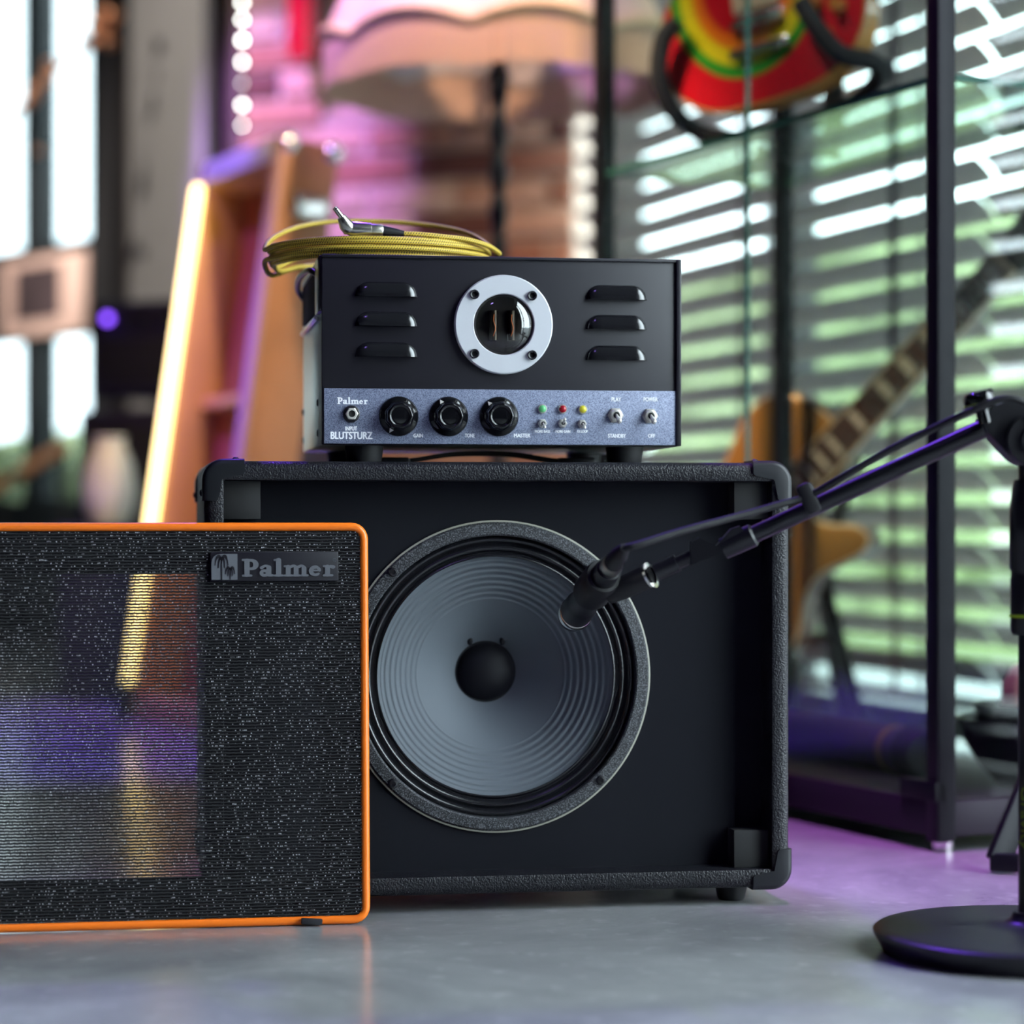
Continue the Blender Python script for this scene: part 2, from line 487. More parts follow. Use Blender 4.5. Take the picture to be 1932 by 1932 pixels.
M['ground'] = plain('terrace', (0.19, 0.20, 0.20), 0.8, noise=(2, 0.1))
M['hedge'] = plain('hedge_leaf', (0.32, 0.39, 0.17), 0.7, noise=(5, 0.6), bump=(14, 1.0, 0.1))
M['lawn'] = plain('lawn', (0.11, 0.155, 0.035), 0.8, noise=(3, 0.4))
M['vit'] = plain('vitrine_black', (0.0045, 0.006, 0.008), 0.45, spec=0.2)
M['vitbase'] = plain('vitrine_base', (0.020, 0.016, 0.024), 0.5, spec=0.25)
M['gold'] = plain('gold_top', (0.46, 0.215, 0.05), 0.22, 0.25, coat=0.6)
M['mahog'] = plain('mahogany', (0.12, 0.040, 0.016), 0.3, noise=(12, 0.3), coat=0.5)
M['cream'] = plain('cream_binding', (0.70, 0.52, 0.36), 0.4)
M['rosewood'] = plain('rosewood', (0.085, 0.030, 0.022), 0.4)
M['pearl'] = plain('pearl_inlay', (0.75, 0.62, 0.55), 0.25)
M['honey'] = plain('honey_wood', (0.52, 0.20, 0.045), 0.25, noise=(10, 0.25), coat=0.6)
M['wood'] = plain('orange_wood', (0.46, 0.24, 0.10), 0.45, noise=(9, 0.25))
M['wood2'] = plain('case_wood_side', (0.42, 0.20, 0.075), 0.4, noise=(9, 0.25))
M['redvelvet'] = plain('dark_red_lining', (0.17, 0.028, 0.03), 0.28, coat=0.3)
M['bluecab'] = plain('dark_blue_cabinet', (0.018, 0.014, 0.035), 0.55)
M['blackcloth'] = plain('black_cloth', (0.010, 0.009, 0.014), 0.8)
M['shade'] = plain('peach_shade_fabric', (0.68, 0.52, 0.40), 0.75, noise=(60, 0.12))
M['shade_in'] = plain('shade_lining', (0.60, 0.52, 0.46), 0.8)
M['braidtrim'] = plain('braid_trim', (0.66, 0.50, 0.30), 0.7, noise=(200, 0.3))
M['fringe'] = plain('peach_fringe', (0.66, 0.46, 0.33), 0.8)
M['lamp_post'] = plain('dark_turned_wood', (0.022, 0.017, 0.016), 0.35, spec=0.6)
M['red'] = plain('red_enamel', (0.50, 0.008, 0.02), 0.18)
M['copper'] = plain('copper', (0.72, 0.34, 0.18), 0.28, 1.0)
M['curtain'] = plain('grey_curtain', (0.30, 0.285, 0.27), 0.85, noise=(14, 0.15))
M['brown'] = plain('brown_pillar', (0.15, 0.105, 0.09), 0.8, noise=(6, 0.2))
M['board'] = plain('beige_board', (0.85, 0.62, 0.52), 0.8)
M['print'] = plain('dark_print', (0.07, 0.05, 0.055), 0.8, noise=(6, 0.9))
M['creamvase'] = plain('cream_glaze', (0.66, 0.66, 0.55), 0.4)
M['rail'] = plain('orange_wood_rail', (0.42, 0.20, 0.08), 0.5)
M['neon'] = plain('neon_glow', (1, 0.8, 0.3), 0.4, emit=(1.0, 0.78, 0.26), estr=4.6)
M['bulb'] = plain('bulb_glow', (1, 1, 1), 0.3, emit=(0.93, 1.0, 0.86), estr=22.0)
M['blue_led'] = plain('blue_led', (0.1, 0.05, 0.8), 0.3, emit=(0.25, 0.08, 1.0), estr=5.0)
M['lime'] = plain('lime_ring', (0.42, 0.60, 0.02), 0.4)
M['lime_ink'] = plain('lime_ink', (0.16, 0.24, 0.01), 0.5)
M['pink'] = plain('peach_ball', (0.72, 0.36, 0.28), 0.55)
M['darkglaze'] = plain('dark_glaze', (0.010, 0.011, 0.013), 0.25)
M['roll'] = plain('purple_grey_roll', (0.06, 0.05, 0.075), 0.6)
M['yellowband'] = plain('ochre_band', (0.30, 0.20, 0.04), 0.6)
M['nickel'] = plain('bright_nickel', (0.80, 0.77, 0.71), 0.28, 0.55)
M['edge_wood'] = plain('pinkish_edge_trim', (0.44, 0.27, 0.22), 0.5)
# ================================================================== the room
WA = math.atan2(-0.944, 0.331)            # the window wall runs from far left to near right
def struct(name, mb, mat, label=None, parent=None, **kw):
    o = mb.build(name, mat, parent, **kw)
    if parent is None: o['kind'] = 'structure'
    if label: o['label'] = label
    return o
WX, WY = 0.553, 4.664
CORNER = (0.147, 5.82)
POLY = [(3.69, -4), CORNER, (-0.693, 6.15), (-1.19, 7.5), (-3.36, 10), (-6, 10), (-6, -4)]
def slab(poly, z0, z1):
    mb = MB()
    bmv = [mb.bm.verts.new((x, y, z1)) for x, y in poly]
    f = mb.bm.faces.new(bmv)
    r = bmesh.ops.extrude_face_region(mb.bm, geom=[f])
    for g in r['geom']:
        if isinstance(g, bmesh.types.BMVert): g.co.z = z0
    return mb
struct('floor', slab(POLY, -0.05, 0.0), M['concrete'], 'polished grey concrete floor')
struct('ceiling', slab(POLY, 3.0, 3.1), M['ceiling'], 'dark ceiling above the room')
struct('wall_left', MB().box((-6.1, -4, 0), (-6, 10, 3.0)), M['darkwall'], 'dark side wall')
struct('wall_front', MB().box((-6, -4.1, 0), (3.69, -4, 3.0)), M['darkwall'], 'dark wall behind the viewer')
g = struct('terrace_ground', MB().box((-40, -20, -0.20), (40, 60, -0.08)), M['ground'], 'pale paved terrace outside the windows')

# ---- window wall with venetian blinds
win = thing('window_1', 'tall window wall with dark mullions behind the blinds', None, (WX, WY, 0), WA, kind='structure')
xs = [-1.17, -0.25, 1.3, 2.6, 3.9, 5.2, 6.5, 7.8, 8.9]
for x in xs:
    if x < 5.5: MB().box((x - 0.03, 0.07, 0), (x + 0.03, 0.15, 2.75), 0.004).build('mullion', M['mullion'], win)
MB().box((-1.2, 0.07, 0.0), (8.93, 0.15, 0.05)).build('bottom_rail', M['mullion'], win)
MB().box((-1.2, 0.05, 2.75), (8.93, 0.17, 3.0)).build('header', M['mullion'], win)
for a, b in zip(xs[:-1], xs[1:]):
    if a > 5: continue
    MB().box((a + 0.03, 0.105, 0.05), (b - 0.03, 0.111, 2.75)).build('pane', M['blindpane'] if a < 1 else M['winpane'], win)

def slat_mesh(x0, x1, wd=0.058, tilt=45):
    mb = MB()
    n = 4; rings = []
    for x in (x0, x1):
        top, bot = [], []
        for i in range(n + 1):
            s = i / n - 0.5
            y = s * wd; bow = 0.004 * (1 - (2 * s) ** 2)
            for lst, o in ((top, 0.0012), (bot, -0.0012)):
                c, sn = math.cos(R(-tilt)), math.sin(R(-tilt))
                yy, zz = y, bow + o
                lst.append(Vector((x, yy * c - zz * sn, yy * sn + zz * c)))
        rings.append(top + bot[::-1])
    mb.rings(rings)
    return mb.mesh('slat', M['slat'])
def wx(px):
    return hit(win, px, HY, 0.0)[0]
def blind(label, x0, x1, tapes):
    t = thing('venetian_blind', label, 'blind', (WX, WY, 0), WA, 'grey venetian blinds in the window wall')
    me = slat_mesh(x0, x1)
    k = 0; z = 0.135
    while z < 2.66:
        link('slat', me, t, loc=(0, 0, z)); z += 0.0641; k += 1
    MB().box((x0, -0.022, 0.072), (x1, 0.022, 0.088), 0.004).build('bottom_rail', M['tape'], t)
    MB().box((x0, -0.03, 2.69), (x1, 0.03, 2.745), 0.004).build('head_rail', M['slat'], t)
    for xx, wd in tapes:
        MB().box((xx - wd / 2, -0.028, 0.09), (xx + wd / 2, -0.0265, 2.69)).build('ladder_tape', M['tape'], t)
        MB().box((xx - wd / 2, 0.0265, 0.09), (xx + wd / 2, 0.028, 2.69)).build('ladder_tape', M['tape'], t)
    return t
xm = wx(1863)
bl = blind('grey slatted blind behind the glass display cabinet', -1.16, xm - 0.006, [(wx(1424), 0.022), (wx(1714), 0.016)])
blind('grey slatted blind at the right edge of the picture', xm + 0.006, 2.56, [(wx(2050), 0.02)])
# pull cord of the first blind
xc = wx(1716)
MB().tube(catmull([(xc, -0.036, 1.3), (xc, -0.037, 0.6), (xc + 0.004, -0.037, 0.30), (xc + 0.02, -0.038, 0.20), (xc + 0.028, -0.038, 0.12)], 6), 0.0035, 6).build('pull_cord', M['tape'], bl)

# unseen solid stretch nearer the viewer, added to make the window light directional
wr = MB().box((4.55, 0.06, 0.0), (9.3, 0.2, 3.0))
o = struct('wall_light_blocker', wr, M['darkwall'], 'unseen dark wall stretch added to narrow the window light'); o.location = (WX, WY, 0); o.rotation_euler = (0, 0, WA)
# ---- greenery outside
def hedge(name, label, x0, x1, y0, y1, ztop, frame, seed):
    t = thing(name, label, 'hedge', (frame[0], frame[1], -0.08), frame[2])
    rnd = random.Random(seed)
    mb = MB()
    nx = max(6, int((x1 - x0) / 0.14)); nz = int(ztop / 0.12)
    grid = []
    for j in range(nz + 4):
        row = []
        for i in range(nx + 1):
            x = x0 + (x1 - x0) * i / nx
            if j <= nz: y, z = y0, ztop * j / nz
            else: y, z = y0 + (y1 - y0) * (j - nz) / 3, ztop
            o = rnd.uniform(-0.06, 0.06)
            row.append(mb.bm.verts.new((x + rnd.uniform(-.04, .04), y + o, max(0, z + (rnd.uniform(-.07, .07) if j else 0)))))
        grid.append(row)
    for j in range(len(grid) - 1):
        for i in range(nx):
            mb.bm.faces.new((grid[j][i], grid[j][i + 1], grid[j + 1][i + 1], grid[j + 1][i]))
    f = mb.build('foliage', M['hedge'], t, sharp=80)
    sm = MB().cyl((0, (y0 + y1) / 2, 0), (0, (y0 + y1) / 2, ztop * 0.8), 0.03, 0.015, 8).mesh('stem', M['mahog'])
    for k in range(int((x1 - x0) / 0.5)):
        link('stem', sm, t, loc=(x0 + 0.25 + k * 0.5, 0, 0))
    return t
hedge('hedge', 'green hedge outside seen through the blind slats', -8, 1.1, 3.0, 3.9, 1.72, (WX, WY, WA), 3)
tl = thing('garden_lawn', 'strip of green lawn outside in front of the hedge', 'lawn', (WX, WY, -0.08), WA)
MB().box((-6, 2.0, 0.001), (1.2, 2.85, 0.03)).build('turf', M['lawn'], tl)
hedge('hedge', 'low green bush outside the far left window', -3.3, -0.9, 1.2, 1.8, 0.80, (-1.19, 7.5, R(-49)), 5)

# ---- far left facade
fac = thing('window_2', 'far left window with dark mullions', None, (-1.19, 7.5, 0), R(-49), kind='structure')
def fx(px): return hit(fac, px, HY, 0.0)[0]
def fz(px, py): return hit(fac, px, py, 0.0)[1]
XR = fx(187)
zt1 = fz(90, 464); zt0 = fz(90, 640)
mul = [XR + 0.03, fx(76), fx(-90), fx(-230), fx(-350), fx(-460), fx(-560), fx(-660)]
for i, x in enumerate(mul):
    wd = 0.10 if i == 1 else 0.06
    MB().box((x - wd / 2, -0.04, 0), (x + wd / 2, 0.04, 2.95), 0.004).build('mullion', M['mullion'], fac)
for a, b in zip(mul[1:], mul[:-1]):
    MB().box((a, -0.003, 0.45), (b, 0.003, zt0)).build('pane', M['tinted'], fac)
    MB().box((a, -0.003, zt1), (b, 0.003, 2.95)).build('pane', M['tinted'], fac)
MB().box((mul[-1], -0.03, zt0), (mul[0], 0.03, zt1)).build('spandrel', M['mullion'], fac)
MB().box((mul[-1], -0.05, 2.72), (mul[1], 0.05, 3.0)).build('head_beam', M['mullion'], fac)

MB().box((mul[-1], -0.03, 0), (mul[0], 0.03, 0.45)).build('kick_panel', M['mullion'], fac)
# wall beside the far window
mb = MB().box((mul[0] + 0.02, -0.05, 0), (0.0, 0.05, 3.0))
o = struct('wall_facade', mb, M['darkwall'], 'dark wall end beside the far left window')
o.location = (-1.19, 7.5, 0); o.rotation_euler = (0, 0, R(-49))
mb = MB().box((min(-3.9, mul[-1] - 0.3), -0.05, 0), (mul[-1] - 0.03, 0.05, 3.0))
o = struct('wall_far', mb, M['darkwall'], 'dark wall left of the far window'); o.location = (-1.19, 7.5, 0); o.rotation_euler = (0, 0, R(-49))
struct('wall_end', MB().box((-6, 10, 0), (-3.2, 10.1, 3.0)), M['darkwall'], 'dark end wall of the room')
# pale curtain / pillar stretch between far window and brick wall
A, B = Vector((-1.19, 7.5, 0)), Vector((-0.70, 6.15, 0))
ang = math.atan2(B.y - A.y, B.x - A.x)
LEN = (B - A).length
mb = MB().box((0, 0.0, 0), (LEN, 0.1, 3.0))
o = struct('wall_side', mb, M['brown'], 'brown plaster wall behind the curtain'); o.location = A; o.rotation_euler = (0, 0, ang)
ct = thing('curtain', 'long grey pleated curtain left of the purple brick wall', 'curtain', (A.x, A.y, 0), ang)
def cpath(x0, x1, n, amp, y):
    return [(x0 + (x1 - x0) * i / n, y - amp * (0.5 + 0.5 * math.cos(i * math.pi / 4.0))) for i in range(n + 1)]
mb = MB()
pts = cpath(0.42, LEN - 0.03, 64, 0.045, -0.03)
for z0, z1 in ((0.02, 2.9),):
    rows = []
    for z in (z0, z1):
        rows.append([mb.bm.verts.new((x, y, z)) for x, y in pts] )
    for i in range(len(pts) - 1):
        mb.bm.faces.new((rows[0][i], rows[0][i + 1], rows[1][i + 1], rows[1][i]))
mb.build('fabric', M['curtain'], ct, recalc=False, sharp=80)
MB().cyl((0.38, -0.05, 2.92), (LEN, -0.05, 2.92), 0.014).build('rod', M['blackmetal'], ct)

# ---- brick wall
BA = math.atan2(CORNER[1] - 6.15, CORNER[0] + 0.693)
BL = math.hypot(CORNER[1] - 6.15, CORNER[0] + 0.693)
bw = thing('wall_back', 'rough red brick wall behind the fringed lamp', None, (-0.693, 6.15, 0), BA, kind='structure')
MB().box((0.0, 0.012, 0), (BL, 0.2, 3.0)).build('mortar', M['mortar'], bw)
rnd = random.Random(11)
bl_, bh, jt = 0.225, 0.062, 0.014
def brick_mesh(L, i):
    mb = MB().box((0, 0, 0), (L, 0.04, bh), 0.005, 1)
    for v in mb.bm.verts: v.co += Vector((rnd.uniform(-.002, .002), rnd.uniform(-.003, .003), rnd.uniform(-.002, .002)))
    return mb.mesh('brick', M['brick'][i])
full = [brick_mesh(bl_, i) for i in range(5)]
half = [brick_mesh(0.105, i) for i in range(5)]
row = 0; z = 0.01
def pick():
    return rnd.choices(range(5), (4, 4, 3, 2.2, 1))[0]
while z < 2.3:
    x = 0.004
    if row % 2:
        link('brick', half[pick()], bw, loc=(x, rnd.uniform(-.004, .004), z)); x += 0.105 + jt
    while x + bl_ < BL:
        link('brick', full[pick()], bw, loc=(x, rnd.uniform(-.004, .004), z)); x += bl_ + jt
    if BL - x > 0.02:
        link('brick', brick_mesh(BL - x - 0.002, pick()), bw, loc=(x, rnd.uniform(-.004, .004), z))
    z += bh + jt; row += 1
# ================================================================== lettering
def ribbon_poly(pts, wd):
    pts = [Vector((p[0], p[1])) for p in pts]
    n = len(pts); ws = wd if isinstance(wd, (list, tuple)) else [wd] * n
    L_, R_ = [], []
    for i in range(n):
        t = (pts[min(i + 1, n - 1)] - pts[max(i - 1, 0)]).normalized()
        nr = Vector((-t.y, t.x)) * ws[i] / 2
        L_.append(pts[i] + nr); R_.append(pts[i] - nr)
    def cap(c, a, sgn):
        r = (a - c).length; a0 = math.atan2((a - c).y, (a - c).x)
        return [c + Vector((math.cos(a0 - math.pi * k / 6), math.sin(a0 - math.pi * k / 6))) * r for k in range(1, 6)]
    return L_ + cap(pts[-1], L_[-1], 1) + R_[::-1] + cap(pts[0], R_[0], 1)
def arc(cx, cy, rx, ry, a0, a1, n=14):
    return [(cx + rx * math.cos(R(a0 + (a1 - a0) * i / n)), cy + ry * math.sin(R(a0 + (a1 - a0) * i / n))) for i in range(n + 1)]
def rib(pts, wd): return ('r', pts, wd)
GLY = {
 'P': (0.80, [rib([(.24, .1), (.24, .9)], .24), rib([(.07, .06), (.43, .06)], .12), rib([(.06, .94), (.30, .94)], .12),
              rib([(.24, .92)] + arc(.44, .68, .21, .235, 88, -92) + [(.3, .45)], [.15] * 1 + [.16, .17, .18, .2, .22, .23, .24, .24, .24, .23, .22, .2, .18, .17, .16] + [.14])]),
 'a': (0.66, [rib(arc(.24, .2, .145, .13, 0, 360), .17), rib([(.44, .52), (.44, .12)], .22), rib([(.46, .07), (.60, .07)], .13),
              rib([(.11, .50)] + arc(.30, .48, .16, .12, 150, 10), [.17] + [.14] * 15)]),
 'l': (0.46, [rib([(.22, .1), (.22, .93)], .24), rib([(.05, .06), (.40, .06)], .12), rib([(.05, .93), (.22, .95)], .12)]),
 'm': (1.13, [rib([(.20, .1), (.20, .55)], .22), rib([(.56, .1), (.56, .48)], .22), rib([(.92, .1), (.92, .48)], .22),
              rib([(.05, .06), (.36, .06)], .12), rib([(.44, .06), (.70, .06)], .12), rib([(.80, .06), (1.08, .06)], .12),
              rib([(.05, .58), (.22, .58)], .12), rib([(.22, .52)] + arc(.44, .48, .12, .12, 140, 0), .15), rib([(.60, .52)] + arc(.80, .48, .12, .12, 140, 0), .15)]),
 'e': (0.66, [rib(arc(.31, .31, .20, .22, 5, 320, 22), [.12] + [.14] * 4 + [.19] * 12 + [.15] * 5 + [.1]), rib([(.15, .335), (.50, .335)], .09)]),
 'r': (0.58, [rib([(.21, .1), (.21, .55)], .23), rib([(.05, .06), (.42, .06)], .12), rib([(.05, .58), (.22, .58)], .12),
              rib([(.24, .48), (.36, .58), (.45, .56)], [.12, .15, .15]), rib([(.45, .53), (.46, .53)], .22)]),
}
def cooper(word, x0, z0, width, height, y0, y1, mat, parent, name='letter'):
    adv = [GLY[c][0] for c in word]
    k = width / sum(adv)
    x = x0
    for c, a in zip(word, adv):
        mb = MB()
        for gi, (_, pts, wd) in enumerate(GLY[c][1]):
            ya = y0 + abs(y1 - y0) * 0.045 * gi
            ws = wd if isinstance(wd, (list, tuple)) else [wd] * len(pts)
            ws = (ws + [ws[-1]] * len(pts))[:len(pts)]
            pl = ribbon_poly([(p[0], p[1]) for p in pts], ws) if not (abs(pts[0][0] - pts[-1][0]) < 1e-6 and abs(pts[0][1] - pts[-1][1]) < 1e-6) else None
            if pl is None:
                cx = sum(p[0] for p in pts[:-1]) / (len(pts) - 1); cy = sum(p[1] for p in pts[:-1]) / (len(pts) - 1)
                n = len(pts) - 1
                ring = []
                for s in (1, -1):
                    ring.append([(p[0] + (p[0] - cx) / math.hypot(p[0] - cx, p[1] - cy) * s * ws[0] / 2, p[1] + (p[1] - cy) / math.hypot(p[0] - cx, p[1] - cy) * s * ws[0] / 2) for p in pts[:-1]])
                o_, i_ = ring
                f = lambda p, y: Vector((x + p[0] * k, y, z0 + p[1] * height))
                mb.rings([[f(p, y1) for p in o_], [f(p, ya) for p in o_], [f(p, ya) for p in i_], [f(p, y1) for p in i_]], close_ends=False)
            else:
                mb.prism([(x + p[0] * k, z0 + p[1] * height) for p in pl], ya, y1)
        mb.build(name, mat, parent)
        x += a * k
def text_obj(name, body, x, z, wid, hgt, y, mat, parent, depth=0.0003, bold=0.02, rot=None):
    """body set in the built-in typeface, squeezed into a wid x hgt box centred on (x, z)"""
    cu = bpy.data.curves.new('txt', 'FONT'); cu.body = body; cu.size = 1.0; cu.extrude = 0.02
    ob = bpy.data.objects.new('txt', cu); COL.objects.link(ob)
    dg = bpy.context.evaluated_depsgraph_get()
    me = bpy.data.meshes.new_from_object(ob.evaluated_get(dg))
    bpy.data.objects.remove(ob); bpy.data.curves.remove(cu)
    xs_ = [v.co.x for v in me.vertices]; ys_ = [v.co.y for v in me.vertices]
    ax, bx, ay, by = min(xs_), max(xs_), min(ys_), max(ys_)
    if bold:                                   # heavier strokes: the same outlines again, shifted a little
        bb = bmesh.new(); bb.from_mesh(me); tmp = me.copy()
        for i_, (dx, dy) in enumerate(((bold, 0), (-bold, 0), (0, bold * .6), (0, -bold * .6))):
            t_ = bmesh.new(); t_.from_mesh(tmp)
            for v in t_.verts: v.co.x += dx; v.co.y += dy; v.co.z *= 1 - 0.12 * (i_ + 1)
            m2 = bpy.data.meshes.new('t2'); t_.to_mesh(m2); t_.free(); bb.from_mesh(m2); bpy.data.meshes.remove(m2)
        bb.to_mesh(me); bb.free(); bpy.data.meshes.remove(tmp)
        ax -= bold; bx += bold; ay -= bold * .6; by += bold * .6
    for v in me.vertices:
        u = ((v.co.x - ax) / (bx - ax) - 0.5) * wid; t = ((v.co.y - ay) / (by - ay) - 0.5) * hgt
        dpt = -(v.co.z + 0.02) / 0.04 * depth
        p = Vector((u, dpt, t))
        if rot is not None: p = rot @ p
        v.co = p + Vector((x, y, z))
    me.materials.clear(); me.materials.append(mat); me.name = name
    return link(name, me, parent)

# ================================================================== speaker cabinet
YAW = R(9.0)
cab = thing('speaker_cabinet', 'black open-fronted guitar speaker cabinet with one bare round speaker', 'speaker', (-0.009, 2.40, 0), YAW)
W2, Z0, Z1, DP, TH, RC = 0.2935, 0.0175, 0.446, 0.28, 0.019, 0.012
def rrect(w2, z0, z1, r, n=5):
    pts = []
    for cx, cz, a0 in ((w2 - r, z1 - r, 0), (-w2 + r, z1 - r, 90), (-w2 + r, z0 + r, 180), (w2 - r, z0 + r, 270)):
        for i in range(n + 1):
            a = R(a0 + 90 * i / n); pts.append((cx + r * math.cos(a), cz + r * math.sin(a)))
    return pts
def body_ring(w2, z0, z1, r, prof):
    """prof: list of (inset, y)"""
    rs = []
    for ins, y in prof:
        rr = max(0.0015, r - ins)
        rs.append([Vector((x, y, z)) for x, z in rrect(w2 - ins, z0 + ins, z1 - ins, rr)])
    return rs
mb = MB()
mb.rings(body_ring(W2, Z0, Z1, RC, [(0.006, DP), (0.0, DP - 0.006), (0.0, 0.008), (0.0012, 0.0035), (0.0045, 0.0006), (0.008, 0.0), (TH - 0.003, 0.0), (TH - 0.0006, 0.001), (TH, 0.003), (TH, DP - 0.012)]), close_ends=False)
mb.build('body', M['tolex'], cab)
MB().box((-W2 + 0.01, DP - 0.012, Z0 + 0.01), (W2 - 0.01, DP - 0.001, Z1 - 0.01)).build('back_panel', M['tolex'], cab)
# baffle with a round hole
SX, SZ, BY = 0.0, 0.2310, 0.040
bx0, bx1, bz0, bz1 = -W2 + TH, W2 - TH, Z0 + TH, Z1 - TH
angs = sorted(set([2 * math.pi * i / 96 for i in range(96)] + [math.atan2(zz - SZ, xx - SX) % (2 * math.pi) for xx in (bx0, bx1) for zz in (bz0, bz1)]))
def rect_hit(a):
    c, s = math.cos(a), math.sin(a)
    t = min((bx1 - SX) / c if c > 1e-9 else 9, (bx0 - SX) / c if c < -1e-9 else 9, (bz1 - SZ) / s if s > 1e-9 else 9, (bz0 - SZ) / s if s < -1e-9 else 9)
    return SX + c * t, SZ + s * t
mb = MB(); RH = 0.146
inn = [(SX + RH * math.cos(a), SZ + RH * math.sin(a)) for a in angs]; outp = [rect_hit(a) for a in angs]
mb.rings([[Vector((x, BY, z)) for x, z in outp], [Vector((x, BY, z)) for x, z in inn], [Vector((x, BY + 0.018, z)) for x, z in inn], [Vector((x, BY + 0.018, z)) for x, z in outp]], close_ends=False)
mb.build('baffle', M['baffle'], cab)
for sx in (-1, 1):
    for zz in (bz0, bz1):
        x0 = sx * bx1; x1 = sx * (bx1 - 0.036); z1 = zz + (0.038 if zz == bz0 else -0.038)
        MB().box((min(x0, x1), 0.013, min(zz, z1)), (max(x0, x1), BY, max(zz, z1)), 0.001).build('grille_block', M['block'], cab)
# corner protectors with screws
def corner_poly(ol, wi, r):
    pts = [(ol, 0), (ol, wi)] + [(wi, wi)] + [(wi, ol), (0, ol)]
    n = 8
    cr = [(r - r * math.sin(R(90 * i / n)), r - r * math.cos(R(90 * i / n))) for i in range(n + 1)]
    return [(ol, 0), (ol, wi - 0.002), (ol - 0.002, wi), (wi, wi), (wi, ol - 0.002), (wi - 0.002, ol), (0, ol)] + [(x, z) for x, z in reversed(cr)]
scr = MB().lathe([(0.0, 0.0022), (0.0022, 0.0018), (0.0034, 0.0007), (0.0036, 0.0)], (0, 0, 0), (0, 0, 1), 14).mesh('screw', M['blackmetal'])
for sx in (-1, 1):
    for top in (0, 1):
        for back in (0, 1):
            pl = corner_poly(0.041, 0.0155, 0.021)
            pts = []
            for u, v in pl:
                x = sx * (W2 + 0.0022 - u); z = (Z1 + 0.0022 - v) if top else (Z0 - 0.0022 + v)
                pts.append((x, z))
            mb = MB()
            ya, yb, sg = (-0.0028, 0.036, 1) if not back else (DP + 0.0028, DP - 0.036, -1)
            def ins(q, k, r=0.021):
                u, v = q
                if u < r and v < r:
                    du, dv = u - r, v - r; l = math.hypot(du, dv)
                    m_ = (l - k) / l if l > k else 0
                    return (r + du * m_, r + dv * m_)
                return (max(u, k), max(v, k))
            rr_ = []
            for k, y in ((0.0055, ya), (0.0022, ya + sg * 0.0010), (0.0007, ya + sg * 0.0028), (0.0, ya + sg * 0.0055), (0.0, yb)):
                ring_ = []
                for q in pl:
                    u, v = ins(q, k)
                    ring_.append(Vector((sx * (W2 + 0.0022 - u), y, (Z1 + 0.0022 - v) if top else (Z0 - 0.0022 + v))))
                rr_.append(ring_)
            mb.rings(rr_)
            c = mb.build('corner_protector', M['corner'], cab)
            yy = 0.022 if not back else DP - 0.022
            link('screw', scr, c, loc=(sx * (W2 - 0.031), yy, (Z1 + 0.0022) if top else (Z0 - 0.0022)), rot=(0 if top else math.pi, 0, 0))
            link('screw', scr, c, loc=(sx * (W2 + 0.0022), yy, (Z1 - 0.031) if top else (Z0 + 0.031)), rot=(0, sx * R(90), 0))
for sx in (-1, 1):
    for yy in (0.045, DP - 0.045):
        MB().lathe([(0.0, 0.0), (0.0125, 0.0), (0.014, 0.002), (0.0175, Z0 + 0.001)], (sx * (W2 - 0.05), yy, 0), (0, 0, 1), 24).build('foot', M['rubber'], cab)
# strap handle on the top
hp = [(-0.11, 0.0035), (-0.085, 0.0035), (-0.07, 0.005), (-0.035, 0.0105), (0, 0.0118), (0.035, 0.0105), (0.07, 0.005), (0.085, 0.0035), (0.11, 0.0035)]
hp = catmull([(a, 0, b) for a, b in hp], 5)
mb = MB()
mb.rings([[Vector((p.x, 0.14 + s, Z1 + p.z + dz)) for s, dz in ((-0.012, -0.0025), (0.012, -0.0025), (0.012, 0.0025), (-0.012, 0.0025))] for p in hp])
hd = mb.build('handle', M['rubber'], cab)
for s in (-1, 1):
    MB().box((s * 0.098 - 0.02, 0.122, Z1 - 0.001), (s * 0.098 + 0.02, 0.158, Z1 + 0.0075), 0.003).build('handle_cap', M['blackplastic'], hd)
# ---- loudspeaker
SO = (SX, BY, SZ); FW = (0, -1, 0)
spk = MB().lathe([(0.1555, 0.0), (0.1555, 0.0035), (0.1535, 0.0055), (0.1435, 0.0065), (0.1420, 0.0055), (0.1415, -0.003)], SO, FW, 128).build('loudspeaker', M['frame_paint'], cab)
tag(spk, 'round twelve-inch loudspeaker with ribbed grey cone')
MB().lathe([(0.1565, -0.001), (0.1572, 0.0012), (0.1572, 0.0028), (0.1555, 0.0034)], SO, FW, 128).build('gasket', M['gasket_rim'], spk)
prof = []
for i in range(49):                            # doped paper surround: two half rolls
    t = i / 48; r = 0.1420 - t * 0.0215
    prof.append((r, -0.0035 - 0.0045 * t + 0.0042 * abs(math.sin(t * math.pi * 2.5))))
MB().lathe(prof, SO, FW, 128).build('surround', M['surround'], spk)
prof = []
R0_, R1_ = 0.1208, 0.031
D0_, D1_ = -0.0075, -0.080
for i in range(121):                           # curvilinear cone with concentric corrugations
    t = i / 120; r = R0_ + (R1_ - R0_) * t
    h = D0_ + (D1_ - D0_) * (t ** 1.10)
    if 0.076 < r < 0.1165:
        h += 0.00085 * math.cos((r - 0.076) / 0.0058 * 2 * math.pi)
    prof.append((r, h))
MB().lathe(prof, SO, FW, 144).build('cone', M['cone'], spk, sharp=80)
MB().lathe([(0.0, -0.0655), (0.008, -0.0661), (0.016, -0.0683), (0.023, -0.0722), (0.0275, -0.0765), (0.0295, -0.0795), (0.0325, -0.0792)], SO, FW, 64).build('dust_cap', M['cap'], spk)
for a in (62, 118):
    p = Vector((SX + 0.036 * math.cos(R(a)), BY + 0.0745, SZ + 0.036 * math.sin(R(a))))
    MB().sphere(p, 0.003, 10, 6, (1, 0.6, 1.6)).build('voice_coil_lead', M['cap'], spk)
